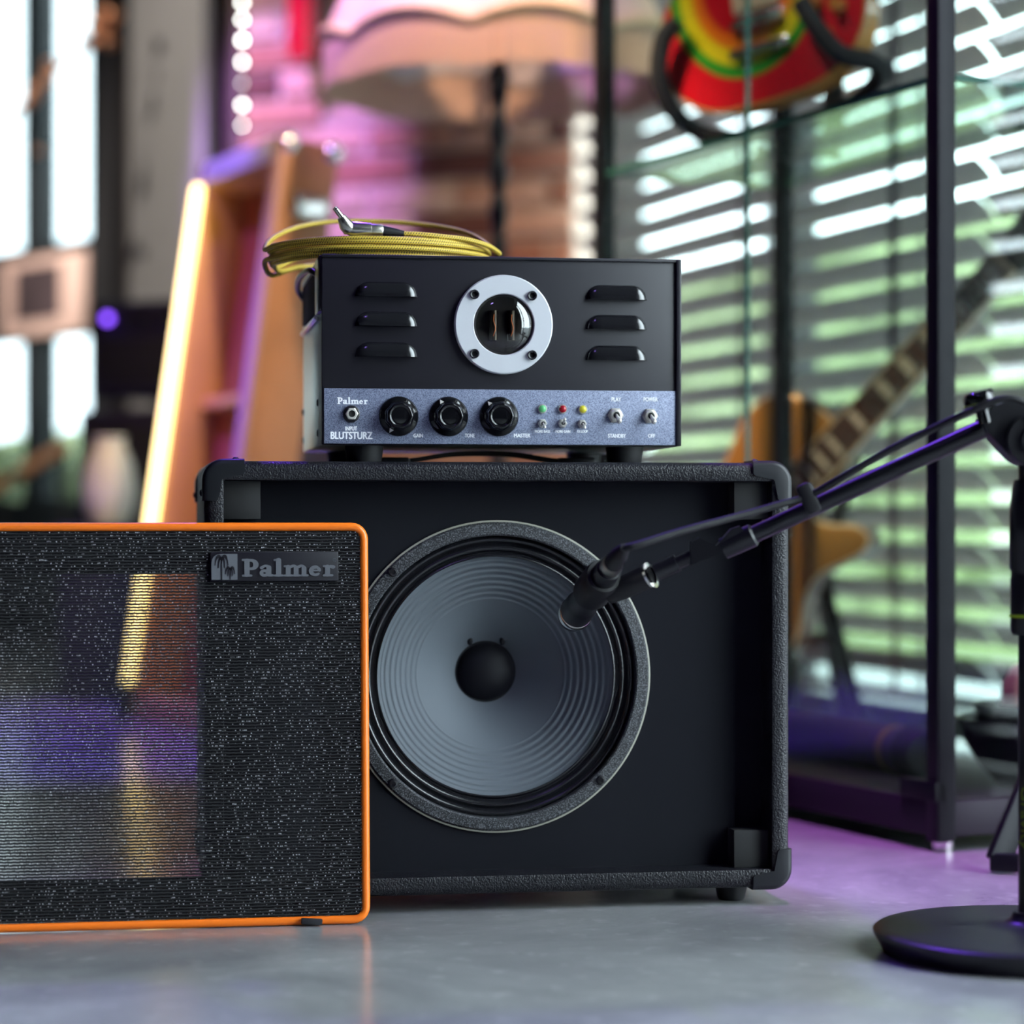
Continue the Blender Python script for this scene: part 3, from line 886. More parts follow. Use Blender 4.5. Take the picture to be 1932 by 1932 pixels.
for a in (45, 135, 225, 315):
    p = Vector((SX + 0.1492 * math.cos(R(a)), BY - 0.0065, SZ + 0.1492 * math.sin(R(a))))
    mb = MB().lathe([(0.0, 0.0012), (0.0022, 0.0012), (0.0024, 0.003), (0.0040, 0.0026), (0.0048, 0.0)], p, FW, 20)
    mb.build('screw', M['blackmetal'], spk)

# ================================================================== grille cover leaning on the cabinet
GW, GH = 0.545, 0.386
gp = Vector((-0.1365, 2.331, 0.0))             # lower right corner on the floor
LEAN = R(3.3)
exv = Vector((math.cos(YAW), math.sin(YAW), 0))
gr = thing('grille_cover', 'orange-edged black grille cloth panel leaning against the speaker cabinet', 'grille', gp - exv * GW, YAW)
def tilt(co):
    x, y, z = co
    return (x, y * math.cos(LEAN) + z * math.sin(LEAN), z * math.cos(LEAN) - y * math.sin(LEAN) + 0.0042)
TILT = Matrix.Rotation(-LEAN, 4, 'X'); TILT = Matrix.Translation((0, 0, 0.0046)) @ TILT
gr.rotation_euler = (0, 0, YAW)
def gbuild(mb, name, mat, parent=gr):
    o = mb.build(name, mat, parent)
    return o
# the whole cover tilts back, so its empty carries the tilt
Mg = Matrix.Translation(gp - exv * GW + Vector((0, 0, 0.0048))) @ Matrix.Rotation(YAW, 4, 'Z') @ Matrix.Rotation(-LEAN, 4, 'X')
gr.location = Mg.to_translation(); gr.rotation_euler = Mg.to_euler(); MATS[gr] = Mg
pr = 0.0042
path = [(x + GW / 2, 0.0, z) for x, z in rrect(GW / 2 - pr, -0.0 + 0.0, GH - 2 * pr, 0.012, 6)]
MB().tube(path, pr, 12, closed=True).build('piping', M['orange'], gr)
MB().box((pr, -0.0022, pr), (GW - pr, -0.0014, GH - 3 * pr)).build('cloth', M['cloth'], gr)
for nm, a, b in (('frame_rail', (0.006, 0.003, 0.004), (GW - 0.006, 0.021, 0.043)), ('frame_rail', (0.006, 0.003, GH - 0.053), (GW - 0.006, 0.021, GH - 0.012)),
                 ('frame_rail', (0.006, 0.003, 0.043), (0.046, 0.021, GH - 0.053)), ('frame_rail', (GW - 0.046, 0.003, 0.043), (GW - 0.006, 0.021, GH - 0.053))):
    MB().box(a, b, 0.001).build(nm, M['block'], gr)
tx, tz = hit(gr, 588, 1738, -0.004)
MB().obox((tx - 0.010, -0.0062, tz + 0.0006), (tx + 0.010, -0.0062, tz - 0.0008), 0.006, 0.006, (0, 0, 1), 0.001).build('pull_tab', M['blackcloth'], gr)
# badge
b0 = hit(gr, 397, 1097, -0.005); b1 = hit(gr, 638, 1041, -0.005)
bdg = MB().box((b0[0], -0.0056, b0[1]), (b1[0], -0.002, b1[1]), 0.0007).build('badge', M['badge'], gr)
tag(bdg, 'dark rectangular name badge with raised grey letters')
e0 = hit(gr, 399, 1094, -0.006); e1 = hit(gr, 448, 1045, -0.006)
ew = e1[0] - e0[0]; eh = e1[1] - e0[1]
rad = ew * 0.34
opl = [(e0[0], e0[1]), (e1[0], e0[1]), (e1[0], e1[1])] + [(e0[0] + rad - rad * math.sin(R(90 * i / 8)), e1[1] - rad + rad * math.cos(R(90 * i / 8))) for i in range(9)]
emb = MB().prism(opl, -0.0062, -0.0050).build('emblem', M['badge_grey'], bdg)
def palm(cx, cz, h, s, base):
    mb = MB()
    f = lambda u, v: (e0[0] + u * ew, e0[1] + v * eh)
    mb.prism([f(*p) for p in [(cx - .028 * s, base), (cx + .028 * s, base), (cx + .02 * s, cz), (cx - .02 * s, cz)]], -0.0067, -0.0060)
    for dx, up, drop in ((-.25, .06, -.22), (-.22, .12, -.06), (-.12, .02, -.32), (.25, .06, -.22), (.22, .12, -.06), (.12, .02, -.32)):
        pts = [(cx, cz), (cx + dx * .45 * s, cz + (up + .04) * s), (cx + dx * .85 * s, cz + (up + drop * .35) * s), (cx + dx * s, cz + drop * s)]
        cv = catmull([(p[0], p[1], 0) for p in pts], 4)
        n = len(cv)
        ws = [s * .085 * (1 - .8 * i / (n - 1)) + .01 for i in range(n)]
        pl = ribbon_poly([(p.x, p.y) for p in cv], ws)
        mb.prism([f(*p) for p in pl], -0.0067, -0.0060)
    mb.build('palm_tree', M['badge'], emb)
palm(.39, .78, 1, 1.0, 0.0)
palm(.72, .38, 1, .72, 0.0)
l0 = hit(gr, 456, 1088, -0.006); l1 = hit(gr, 633, 1054, -0.006)
cooper('Palmer', l0[0], l0[1], l1[0] - l0[0], l1[1] - l0[1], -0.0066, -0.0050, M['badge_grey'], bdg)
rx, rz = hit(gr, 631.5, 1056.5, -0.006)
text_obj('registered_mark', '®', rx, rz, 0.0034, 0.0034, -0.0056, M['badge_grey'], bdg, 0.0004, 0.0)
# ================================================================== amplifier head
xl, zl = hit(cab, 607, 839.5, 0.03); xr, _ = hit(cab, 1284.5, 839.5, 0.03); _, zt = hit(cab, 607, 479, 0.03)
AW = xr - xl; A2 = AW / 2; ZB = zl - Z1; ZT = zt - Z1; AD = 0.285
amp = thing('amplifier_head', 'black metal tube amplifier head with round porthole and silver control strip', 'amplifier',
            MATS[cab] @ Vector(((xl + xr) / 2, 0.03, Z1)), YAW)
fr = lambda px, py, y=0.0: hit(amp, px, py, y)
MB().box((-A2 + 0.002, 0.004, ZB), (A2 - 0.002, AD, ZT - 0.006), 0.002).build('chassis', M['side_steel'], amp)
MB().box((-A2, 0.0, ZB + 0.0005), (A2, 0.005, ZT), 0.0012).build('front_panel', M['powder'], amp)
MB().box((-A2, 0.003, ZT - 0.007), (A2, AD + 0.003, ZT), 0.0012).build('top_cover', M['powder'], amp)
MB().box((A2 - 0.0052, -0.0035, ZB + 0.0005), (A2, 0.0, ZT), 0.0010).build('side_flange', M['powder'], amp)
MB().box((-A2, -0.0022, ZT - 0.0030), (A2, 0.001, ZT), 0.0008).build('top_flange', M['powder'], amp)
# side handle
MB().box((-A2 - 0.0024, 0.004, ZT - 0.056), (-A2 + 0.003, 0.060, ZT - 0.001), 0.001).build('handle_plate', M['blackplastic'], amp)
MB().box((-A2 - 0.0012, 0.080, ZT - 0.052), (-A2 + 0.003, AD - 0.03, ZT - 0.010), 0.001).build('handle_recess', M['void'], amp)
hb = catmull([(-A2 + 0.001, 0.066, ZT - 0.014), (-A2 - 0.006, 0.085, ZT - 0.008), (-A2 - 0.009, 0.15, ZT - 0.006), (-A2 - 0.009, 0.21, ZT - 0.007), (-A2 - 0.006, 0.255, ZT - 0.012), (-A2 + 0.001, AD - 0.012, ZT - 0.020)], 6)
MB().tube(hb, 0.0032, 10).build('carry_handle', M['blackplastic'], amp)
MB().obox((-A2 - 0.0005, 0.066, ZT - 0.058), (-A2 - 0.0005, AD - 0.02, ZT - 0.060), 0.004, 0.004, (0.5, 0, 1), 0.0008).build('handle_lip', M['nickel'], amp)
sdot = MB().lathe([(0.0, 0.0018), (0.003, 0.0014), (0.0042, 0.0)], (0, 0, 0), (-1, 0, 0), 16).mesh('side_screw', M['blackmetal'])
for yy, px, py in ((0.045, 600, 760), (0.045, 600, 817), (0.235, 572, 778), (0.235, 572, 831)):
    q = MATS[amp].inverted() @ CAM; dv = MATS[amp].inverted().to_3x3() @ DIR(px, py)
    tt = (-A2 + 0.002 - q.x) / dv.x; p = q + dv * tt
    link('side_screw', sdot, amp, loc=(-A2 + 0.0021, p.y, p.z))
# louvres
def louvre(wd, hh, dep):
    mb = MB(); nx = 28; na = 8; r = wd * 0.23
    rows = []
    for i in range(nx + 1):
        x = -wd / 2 + wd * i / nx
        e = max(0.0, (abs(x) - (wd / 2 - r)) / r); s = math.sqrt(max(0.0, 1 - e * e)) * 0.985 + 0.015
        rows.append([Vector((x, -dep * s * math.sin(R(90 * k / na)), hh * s * math.cos(R(90 * k / na)))) for k in range(na + 1)] + [Vector((x, 0.0, 0.0))])
    mb.rings(rows)
    return mb.mesh('louvre', M['louvre'])
M['louvre'] = plain('gloss_louvre_paint', (0.010, 0.010, 0.012), 0.16, bump=(1200, 0.08, 0.0003), spec=0.7)
M['slot'] = M['void']
lm = None
for cxp, x0, x1, rows in ((728, 669, 788, (559, 615, 673)), (1163, 1107, 1219, (565, 621, 679))):
    for yb in rows:
        a = fr(x0, yb); b = fr(x1, yb - 26)
        if lm is None: lm = louvre(abs(b[0] - a[0]), abs(b[1] - a[1]), 0.0075)
        l = link('louvre', lm, amp, loc=((a[0] + b[0]) / 2, 0.0, a[1]))
# porthole
pc = fr(949, 613)
po = (pc[0], 0.0, pc[1])
ro = (fr(1041, 613)[0] - fr(856, 613)[0]) / 2; ri = (fr(1007, 613)[0] - fr(894, 613)[0]) / 2
ring = MB().lathe([(ro, 0.0), (ro, 0.0052), (ro - 0.0012, 0.0064), (ri + 0.0009, 0.0064), (ri, 0.0056), (ri, -0.001)], po, FW, 96).build('porthole_ring', M['alu'], amp)
MB().lathe([(ri * 1.0, 0.0012), (ri, 0.0)], po, FW, 64, cap1=True).build('porthole_backing', plain('porthole_dark', (0.012, 0.010, 0.010), 0.5), ring)
prof = [(0.0, 0.0135)] + [(ri * math.sin(R(90 * i / 14)), 0.0018 + 0.0117 * math.cos(R(90 * i / 14))) for i in range(1, 15)]
MB().lathe(prof, po, FW, 64).build('porthole_glass', M['dome'], ring, sharp=80)
for dx in (-0.010, 0.008):
    MB().cyl((pc[0] + dx, -0.0025, pc[1] - 0.016), (pc[0] + dx, -0.0025, pc[1] + 0.014), 0.0045, 0.004, 16).build('valve', M['valve_plate'], ring)
    MB().tube(catmull([(pc[0] + dx - 0.001, -0.0075, pc[1] - 0.012), (pc[0] + dx + 0.0012, -0.0078, pc[1] - 0.004), (pc[0] + dx - 0.0006, -0.0078, pc[1] + 0.004), (pc[0] + dx, -0.0075, pc[1] + 0.010)], 4), 0.0004, 6).build('heater', M['filament'], ring)
for px, py in ((895, 555.5), (1004, 558), (895, 667.5), (1004, 670)):
    q = fr(px, py, -0.0064)
    s_ = MB().lathe([(0.0030, 0.0004), (0.0030, 0.0030), (0.0042, 0.0034), (0.0048, 0.0026), (0.0048, 0.0)], (q[0], -0.0064, q[1]), FW, 24).build('socket_screw', M['blackmetal'], ring)
    MB().lathe([(0.0031, 0.0010), (0.0, 0.0006)], (q[0], -0.0064, q[1]), FW, 6).build('hex_hole', M['void'], s_)
# control strip
c0 = fr(611, 837); c1 = fr(1275, 738)
strip = MB().box((c0[0], -0.0016, c0[1]), (A2 - 0.0052, 0.001, c1[1]), 0.0006).build('control_strip', M['panel'], amp)
tag(strip, 'speckled silver-blue control strip')
MB().box((c0[0], -0.0010, ZB + 0.0006), (A2 - 0.0052, 0.001, c0[1]), 0.0004).build('lower_edge', M['powder'], amp)
PY = -0.0016
# input jack
q = fr(663, 781, PY)
jk = MB().lathe([(0.0084, 0.0), (0.0084, 0.0016), (0.0066, 0.0024), (0.0058, 0.0024)], (q[0], PY, q[1]), FW, 40).build('input_jack', M['blackplastic'], amp)
MB().lathe([(0.0064, 0.0018), (0.0064, 0.0048), (0.0050, 0.0056), (0.0036, 0.0056), (0.0036, 0.0010)], (q[0], PY, q[1]), FW, 6).build('jack_nut', M['nickel'], jk, sharp=25)
MB().lathe([(0.0052, 0.0050), (0.0052, 0.0068), (0.0034, 0.0070), (0.0034, 0.0008), (0.0, 0.0008)], (q[0], PY, q[1]), FW, 32).build('jack_collar', M['nickel'], jk)
MB().lathe([(0.0034, 0.0064), (0.0, 0.0060)], (q[0], PY, q[1]), FW, 24).build('jack_hole', M['void'], jk)
# knobs
def flute(r, h, a):
    if 0.0062 < h < 0.0172 and r > 0.0108:
        return r * (1 - 0.055 * (0.5 + 0.5 * math.cos(9 * a)))
    return r
kprof = [(0.0197, 0.0), (0.0199, 0.0012), (0.0196, 0.0024), (0.0182, 0.0036), (0.0160, 0.0052), (0.0146, 0.0064), (0.0139, 0.0080), (0.0133, 0.0150), (0.0127, 0.0166), (0.0112, 0.0172), (0.0100, 0.0170), (0.0094, 0.0160), (0.0088, 0.0158), (0.0070, 0.0163), (0.0, 0.0166)]
kmesh = MB().lathe(kprof, (0, 0, 0), FW, 108, rfun=flute).mesh('knob', M['bakelite'], sharp=50)
for px, py, ang_ in ((752, 785.5, 240), (846, 786, 118), (941, 786, 128)):
    q = fr(px, py, PY)
    kn = link('control_knob', kmesh, amp, loc=(q[0], PY, q[1]))
    a = R(ang_); rd = Vector((math.cos(a), 0, math.sin(a))); tg = Vector((-math.sin(a), 0, math.cos(a)))
    f = lambda r, h, s: rd * r + tg * s + Vector((0, -h, 0))
    mb = MB(); vv = [f(0.0151, 0.0070, -0.0022), f(0.0151, 0.0070, 0.0022), f(0.0192, 0.0040, 0.0)]
    ww = [f(0.0149, 0.0055, -0.0022), f(0.0149, 0.0055, 0.0022), f(0.0190, 0.0024, 0.0)]
    mb.rings([vv, ww]); mb.build('pointer', M['cream_mark'], kn)
# indicator lamps and mini toggles
for px, py, mm, nm in ((1023, 771.5, 'led_g', 'green'), (1061, 772, 'led_r', 'red'), (1099, 772.5, 'led_y', 'yellow')):
    q = fr(px, py, PY)
    bz = MB().lathe([(0.0047, 0.0), (0.0047, 0.0020), (0.0043, 0.0026), (0.0037, 0.0026), (0.0036, 0.0)], (q[0], PY, q[1]), FW, 32).build('lamp_bezel', M['nickel'], amp)
    tag(bz, nm + ' indicator lamp in a chrome bezel')
    MB().lathe([(0.0037, 0.0015), (0.0036, 0.0030), (0.0029, 0.0044), (0.0016, 0.0052), (0.0, 0.0055)], (q[0], PY, q[1]), FW, 28).build('lens', M[mm], bz)
def toggle(px, py, s, dz):
    q = fr(px, py, PY); o = (q[0], PY, q[1])
    n = MB().lathe([(0.0082 * s, 0.0), (0.0082 * s, 0.0024), (0.0074 * s, 0.0030), (0.0056 * s, 0.0030)], o, FW, 6).build('toggle_switch', M['nickel'], amp, sharp=25)
    MB().lathe([(0.0060 * s, 0.0026), (0.0060 * s, 0.0052), (0.0052 * s, 0.0058), (0.0034 * s, 0.0058), (0.0030 * s, 0.0040), (0.0, 0.0040)], o, FW, 32).build('bushing', M['nickel'], n)
    MB().lathe([(0.0032 * s, 0.0060), (0.0, 0.0060)], o, FW, 20).build('slot', M['void'], n)
    b = Vector(o) + Vector((0.0, -0.0058, 0)); tip = b + Vector((0.001 * s, -0.0105 * s, dz * s))
    MB().tube([b, b.lerp(tip, .5), b.lerp(tip, .85), tip, tip + (tip - b).normalized() * 0.0012 * s], [0.0016 * s, 0.0020 * s, 0.0026 * s, 0.0026 * s, 0.0012 * s], 14).build('lever', M['nickel'], n)
for px, py, up in ((1023, 799, -1), (1061, 799, 1), (1098, 800, -1)): toggle(px, py, 0.58, 0.0075 * up)
for px, py in ((1161, 784), (1226, 785)): toggle(px, py, 1.0, -0.0065)
# printed words
def words(body, x0, y0, x1, y1, bold=0.05):
    a = fr(x0, y1, PY); b = fr(x1, y0, PY)
    text_obj('lettering', body, (a[0] + b[0]) / 2, (a[1] + b[1]) / 2, b[0] - a[0], b[1] - a[1], PY, M['white_ink'], strip, 0.00025, bold)
a = fr(636, 762.5, PY); b = fr(694, 750, PY)
cooper('Palmer', a[0], a[1], b[0] - a[0], b[1] - a[1], PY - 0.00025, PY, M['white_ink'], strip, 'lettering')
words('INPUT', 651.5, 804.5, 674, 812.5); words('BLUTSTURZ', 623.5, 814.5, 703, 828.5, 0.045)
words('GAIN', 780, 818, 798, 825.5); words('TONE', 877, 818, 895.5, 825.5); words('MASTER', 969.5, 818, 1001, 825.5)
words('MORE BASS', 1009, 811.5, 1038, 816.5); words('MORE GAIN', 1048, 811.5, 1076, 816.5); words('FX LOOP', 1089, 811.5, 1109, 816.5)
words('PLAY', 1153.5, 749.5, 1172, 757.5); words('POWER', 1214, 749.5, 1241, 757.5)
words('STANDBY', 1147, 818.5, 1181, 826); words('OFF', 1222.5, 818.5, 1236, 826)
# feet
fl = fr(689, 850, 0.02)[0]; frr = fr(1182, 850, 0.02)[0]
for x in (fl, frr):
    for yy in (0.030, AD - 0.03):
        MB().lathe([(0.0, 0.0), (0.0165, 0.0), (0.0175, 0.0012), (0.0195, ZB + 0.0005)], (x, yy, 0), (0, 0, 1), 32).build('foot', M['rubber'], amp)

# ================================================================== coiled instrument cable
cb = thing('instrument_cable', 'yellow and black braided guitar cable coiled on the amplifier', 'cable', MATS[amp] @ Vector((-0.12, 0.12, ZT)), YAW)
Wm = MATS[amp]
ccx, ccy, Rx, Ry = fr(717, 470, 0.10)[0], 0.125, 0.1175, 0.100
pts = []
NL = 6
rndc = random.Random(4)
jx = [(0.004, 0.0, 0.95), (-0.001, 0.004, 0.99), (0.002, -0.004, 0.97), (0.004, 0.006, 0.94), (0.002, -0.002, 0.975), (-0.001, 0.0, 0.99)]
lift = [0.004, 0.006, 0.012, 0.016, 0.022, 0.040]
droop = [0.016, 0.026, 0.020, 0.010, 0.008, 0.010]
for i in range(NL):
    ox, oy, sc_ = jx[i]
    for k in range(16):
        ph = 2 * math.pi * k / 16
        t = i + k / 16
        c, s = math.cos(ph), math.sin(ph)
        x = ccx + ox + Rx * sc_ * c; y = ccy + oy - Ry * sc_ * s
        z = ZT + 0.0030 + 0.0031 * t + lift[i] * max(0.0, -s) ** 0.8
        over = max(0.0, (-A2 - 0.004) - x)
        z -= min(1, over / 0.045) * (0.003 + droop[i] * max(0.0, -s) ** 0.7) + (lift[i] * max(0.0, -s) ** 0.8 * min(1, over / 0.03) if i < 3 else 0)
        pts.append(Vector((x, y, z)))
tail = [fr(941, 478, 0.10), fr(921, 464, 0.07), fr(880, 452, 0.05), fr(830, 446, 0.04), fr(790, 442, 0.036), fr(760, 441, 0.036)]
for (x, z), y in zip(tail, (0.10, 0.07, 0.05, 0.04, 0.036, 0.036)): pts.append(Vector((x, y, z)))
path = [Wm @ p for p in catmull(pts, 6)]
MB().tube(path, 0.0027, 10, uv=True).build('cord', M['braid'], cb, world=True)
def ap(px, py, y):
    x, z = fr(px, py, y); return Wm @ Vector((x, y, z))
b0_, b1_ = ap(762, 441, 0.036), ap(721, 436, 0.036)
MB().tube([b0_, b0_.lerp(b1_, .5), b1_], [0.0030, 0.0048, 0.0060], 16).build('boot', M['blackplastic'], cb, world=True)
p1_, p2_, p3_ = ap(722, 436, 0.036), ap(700, 434.5, 0.036), ap(664, 432, 0.034)
MB().tube([p1_, p1_.lerp(p2_, .1), p2_, p2_.lerp(p3_, .05), p3_, ap(655, 431, 0.034)], [0.0060, 0.0066, 0.0066, 0.0074, 0.0078, 0.0060], 20).build('plug_body', M['plug'], cb, world=True)
e_ = [ap(660, 432, 0.034), ap(652, 424, 0.032), ap(648, 416, 0.031), ap(644, 409, 0.030)]
MB().tube(e_, [0.0078, 0.0072, 0.0056, 0.0044], 18).build('plug_elbow', M['plug'], cb, world=True)
t0_, t1_ = ap(645, 410, 0.030), ap(631, 391, 0.029)
d_ = t1_ - t0_
MB().tube([t0_, t0_ + d_ * .70, t0_ + d_ * .71, t0_ + d_ * .76, t0_ + d_ * .77, t0_ + d_ * .86, t0_ + d_ * .90, t0_ + d_ * .97, t1_],
          [0.0029, 0.0029, 0.0024, 0.0024, 0.0029, 0.0027, 0.0021, 0.0027, 0.0010], 16).build('plug_tip', M['chrome'], cb, world=True)

# ================================================================== microphone stand
SD = 2.18
sb = Vector(((1945 - CX) / F * SD, SD, 0))
ms = thing('microphone_stand', 'black round-base microphone stand with boom arm and lime rings', 'stand', sb)
MB().lathe([(0.0, 0.0), (0.131, 0.0), (0.133, 0.003), (0.1405, 0.016), (0.1408, 0.0185), (0.139, 0.0200), (0.128, 0.0212), (0.05, 0.0240), (0.024, 0.0262), (0.018, 0.030), (0.0155, 0.036), (0.0, 0.036)], (0, 0, 0), (0, 0, 1), 96).build('base', M['blackplastic'], ms)
jz = H + (HY - 832) / F * SD
pole = MB().cyl((0, 0, 0.03), (0, 0, jz), 0.0112, 0.0112, 28).build('pole', M['blackmetal'], ms)
zc0 = H - (1198 - HY) / F * SD; zc1 = H - (905 - HY) / F * SD
MB().lathe([(0.0112, zc0), (0.0165, zc0), (0.0182, zc0 + 0.004), (0.0182, zc0 + 0.05), (0.0175, zc0 + 0.052), (0.0175, zc0 + 0.058), (0.0190, zc0 + 0.060), (0.0190, zc1 - 0.03), (0.0165, zc1 - 0.006), (0.0150, zc1), (0.0112, zc1)], (0, 0, 0), (0, 0, 1), 28).build('height_clutch', M['blackplastic'], ms)
zr = H - (1162 - HY) / F * SD
MB().lathe([(0.0182, zr - 0.0014), (0.0194, zr - 0.0012), (0.0194, zr + 0.0012), (0.0182, zr + 0.0014)], (0, 0, 0), (0, 0, 1), 28).build('lime_ring', M['lime'], ms)
zg = H - (1542 - HY) / F * SD
nrm = Vector((-0.72, -0.69, 0)).normalized()
rotm = Matrix.Rotation(math.atan2(nrm.y, nrm.x) + R(90), 3, 'Z') @ Matrix.Rotation(R(90), 3, 'Y')
gp_ = nrm * 0.0104
text_obj('lettering', 'Gravity', gp_.x, zg, 0.056, 0.011, gp_.y, M['lime_ink'], pole, 0.0012, 0.0, rotm)
# joint, boom
W = lambda px, py, d: P(px, py, d)
JT = W(1940, 832, 2.18)
MB().cyl(JT + Vector((0, -0.026, 0)), JT + Vector((0, 0.018, 0)), 0.0235, 0.0235, 40).build('swivel_disc', M['blackplastic'], ms, world=True)
MB().cyl(JT + Vector((0, -0.030, 0)), JT + Vector((0, -0.024, 0)), 0.012, 0.014, 32).build('swivel_bolt', M['blackmetal'], ms, world=True)
mb = MB()
quadp = [W(1846, 792, 2.18), W(1868, 768, 2.18), W(1900, 757, 2.18), W(1945, 770, 2.18), W(1960, 830, 2.18), W(1935, 876, 2.18), W(1905, 868, 2.18), W(1856, 815, 2.18)]
mb.rings([[p + Vector((0, -0.016, 0)) for p in quadp], [p + Vector((0, 0.016, 0)) for p in quadp]])
mb.build('boom_clamp', M['blackplastic'], ms, world=True)
ka = Vector((-0.26, -0.05, 1.0)).normalized(); kb = W(1853, 774, 2.168)
kn = MB().lathe([(0.006, -0.012), (0.006, 0.0), (0.0125, 0.001), (0.0142, 0.004), (0.0142, 0.013), (0.0132, 0.0155), (0.011, 0.017), (0.0, 0.0175)], kb, ka, 28).build('clamp_knob', M['bakelite'], ms, world=True)
MB().lathe([(0.0141, 0.0050), (0.0147, 0.0052), (0.0147, 0.0072), (0.0141, 0.0074)], kb, ka, 28).build('lime_ring', M['lime'], kn, world=True)
B0, B1 = W(1398, 1020, 2.235), W(1905, 786, 2.18)
MB().cyl(B0, B1 + (B1 - B0) * 0.12, 0.0080, 0.0086, 24).build('boom_tube', M['blackmetal'], ms, world=True)
bd = (B0 - B1).normalized()
MB().tube([B0 - bd * 0.014, B0 - bd * 0.012, B0 + bd * 0.006, B0 + bd * 0.018], [0.0088, 0.0108, 0.0106, 0.0100], 24).build('boom_collar', M['blackplastic'], ms, world=True)
C0, C1 = W(1305, 1048, 2.243), W(1398, 1010, 2.235)
mb = MB()
bp_ = [W(1301, 1066, 2.243), W(1303, 1022, 2.243), W(1318, 1014, 2.243), W(1350, 1030, 2.24), W(1378, 998, 2.236), W(1395, 992, 2.235), W(1412, 1016, 2.234), W(1396, 1030, 2.235)]
mb.rings([[p + Vector((0, -0.0085, 0)) for p in bp_], [p + Vector((0, 0.0085, 0)) for p in bp_]])
mb.build('cable_bracket', M['blackplastic'], ms, world=True)
MB().cyl(W(1240, 1079, 2.25), W(1306, 1050, 2.243), 0.0062, 0.0062, 20).build('thread_rod', M['blackmetal'], ms, world=True)
MB().cyl(W(1238, 1080, 2.25), W(1278, 1062, 2.246), 0.0082, 0.0082, 20).build('thread_sleeve', M['blackmetal'], ms, world=True)
s0, s1 = W(1514, 956, 2.222), W(1541, 943, 2.219)
MB().obox(s0 + Vector((0, 0, 0.004)), s1 + Vector((0, 0, 0.004)), 0.022, 0.030, (0, 0, 1), 0.004).build('cable_clip', M['rubber'], ms, world=True)
# ================================================================== microphone with clip
T = W(1150, 1072, 2.235); HD = W(1087, 1156, 2.36); ax = (HD - T).normalized()
mic = thing('microphone', 'black dynamic microphone with a silver ring aimed at the speaker cone', 'microphone', T)
MB().lathe([(0.0, 0.003), (0.0092, 0.003), (0.0096, 0.0), (0.0116, 0.0), (0.0120, 0.003), (0.0124, 0.05), (0.0134, 0.092), (0.0136, 0.104), (0.0146, 0.108), (0.0158, 0.114), (0.0158, 0.134)], T, ax, 40).build('barrel', M['blackplastic'], mic, world=True)
MB().lathe([(0.0158, 0.1335), (0.0166, 0.1345), (0.0168, 0.1415), (0.0160, 0.1425)], T, ax, 40).build('silver_ring', M['chrome'], mic, world=True)
MB().lathe([(0.0160, 0.1420), (0.0152, 0.150), (0.0120, 0.1545), (0.0, 0.156)], T, ax, 40).build('mesh_cap', M['blackmetal'], mic, world=True)
clip = MB().lathe([(0.0127, 0.022), (0.0160, 0.022), (0.0176, 0.028), (0.0180, 0.070), (0.0166, 0.076), (0.0136, 0.077)], T, ax, 40).build('clip', M['rubber'], mic, world=True)
c_mid = T + ax * 0.052
k0, k1 = W(1148, 1122, 2.272), W(1226, 1086, 2.252)
MB().tube([k0, k0.lerp(k1, .35), k1], [0.0090, 0.0108, 0.0112], 24).build('clip_boss', M['rubber'], mic, world=True)
kd = (k1 - k0).normalized()
MB().lathe([(0.0085, -0.001), (0.0126, -0.001), (0.0128, 0.0016), (0.0085, 0.0022)], k1, kd, 32).build('boss_ring', M['chrome'], mic, world=True)
# ================================================================== microphone cable
xc_ = thing('microphone_cable', 'thin black microphone cable strapped along the boom arm', 'cable', T - ax * 0.02)
MB().lathe([(0.0088, 0.002), (0.0098, 0.0), (0.0100, -0.010), (0.0092, -0.0165)], T, ax, 28).build('connector', M['plug'], xc_, world=True)
MB().lathe([(0.0088, -0.0165), (0.0084, -0.020), (0.0080, -0.036), (0.0058, -0.050), (0.0040, -0.058), (0.0, -0.0585)], T, ax, 24).build('boot', M['rubber'], xc_, world=True)
E = T - ax * 0.056
cp = [E + ax * 0.01, E, W(1206, 1027, 2.180), W(1290, 1001, 2.19), W(1400, 972, 2.205), W(1470, 952, 2.212), W(1527, 935, 2.214), W(1600, 894, 2.198), W(1680, 848, 2.186), W(1760, 809, 2.172),
      W(1830, 776, 2.155), W(1885, 754, 2.148), W(1925, 756, 2.146), W(1958, 782, 2.15), W(1972, 860, 2.15), W(1974, 1000, 2.152), W(1974, 1300, 2.152), W(1976, 1560, 2.15), W(1990, 1690, 2.12), W(2040, 1760, 2.10)]
cpp = catmull(cp, 8)
for p in cpp:
    if p.z < 0.028: p.z = 0.028
MB().tube(cpp, 0.0033, 10).build('cord', M['rubber'], xc_, world=True)
# ================================================================== glass display cabinet
VY = math.atan2(0.41, 0.91)
vit = thing('display_cabinet', 'tall black-framed glass display cabinet beside the window', 'cabinet', (0.496, 2.82, 0), VY)
VW, VD, VH, PS = 0.335, 0.91, 2.0, 0.025
for x in (0, VW - PS):
    for y in (0, VD - PS):
        MB().box((x, y, 0.012), (x + PS, y + PS, VH), 0.0015).build('post', M['vit'], vit)
MB().box((0.002, 0.002, 0.018), (VW - 0.002, VD - 0.002, 0.060), 0.002).build('plinth', M['vitbase'], vit)
for a, b in (((-0.001, -0.001), (PS, VD + 0.001)), ((VW - PS, -0.001), (VW + 0.001, VD + 0.001)), ((PS, -0.001), (VW - PS, PS)), ((PS, VD - PS), (VW - PS, VD + 0.001))):
    MB().box((*a, VH - 0.03), (*b, VH), 0.001).build('top_rail', M['vit'], vit)
MB().box((PS, PS, VH - 0.012), (VW - PS, VD - PS, VH - 0.006)).build('glass_top', M['pane'], vit)
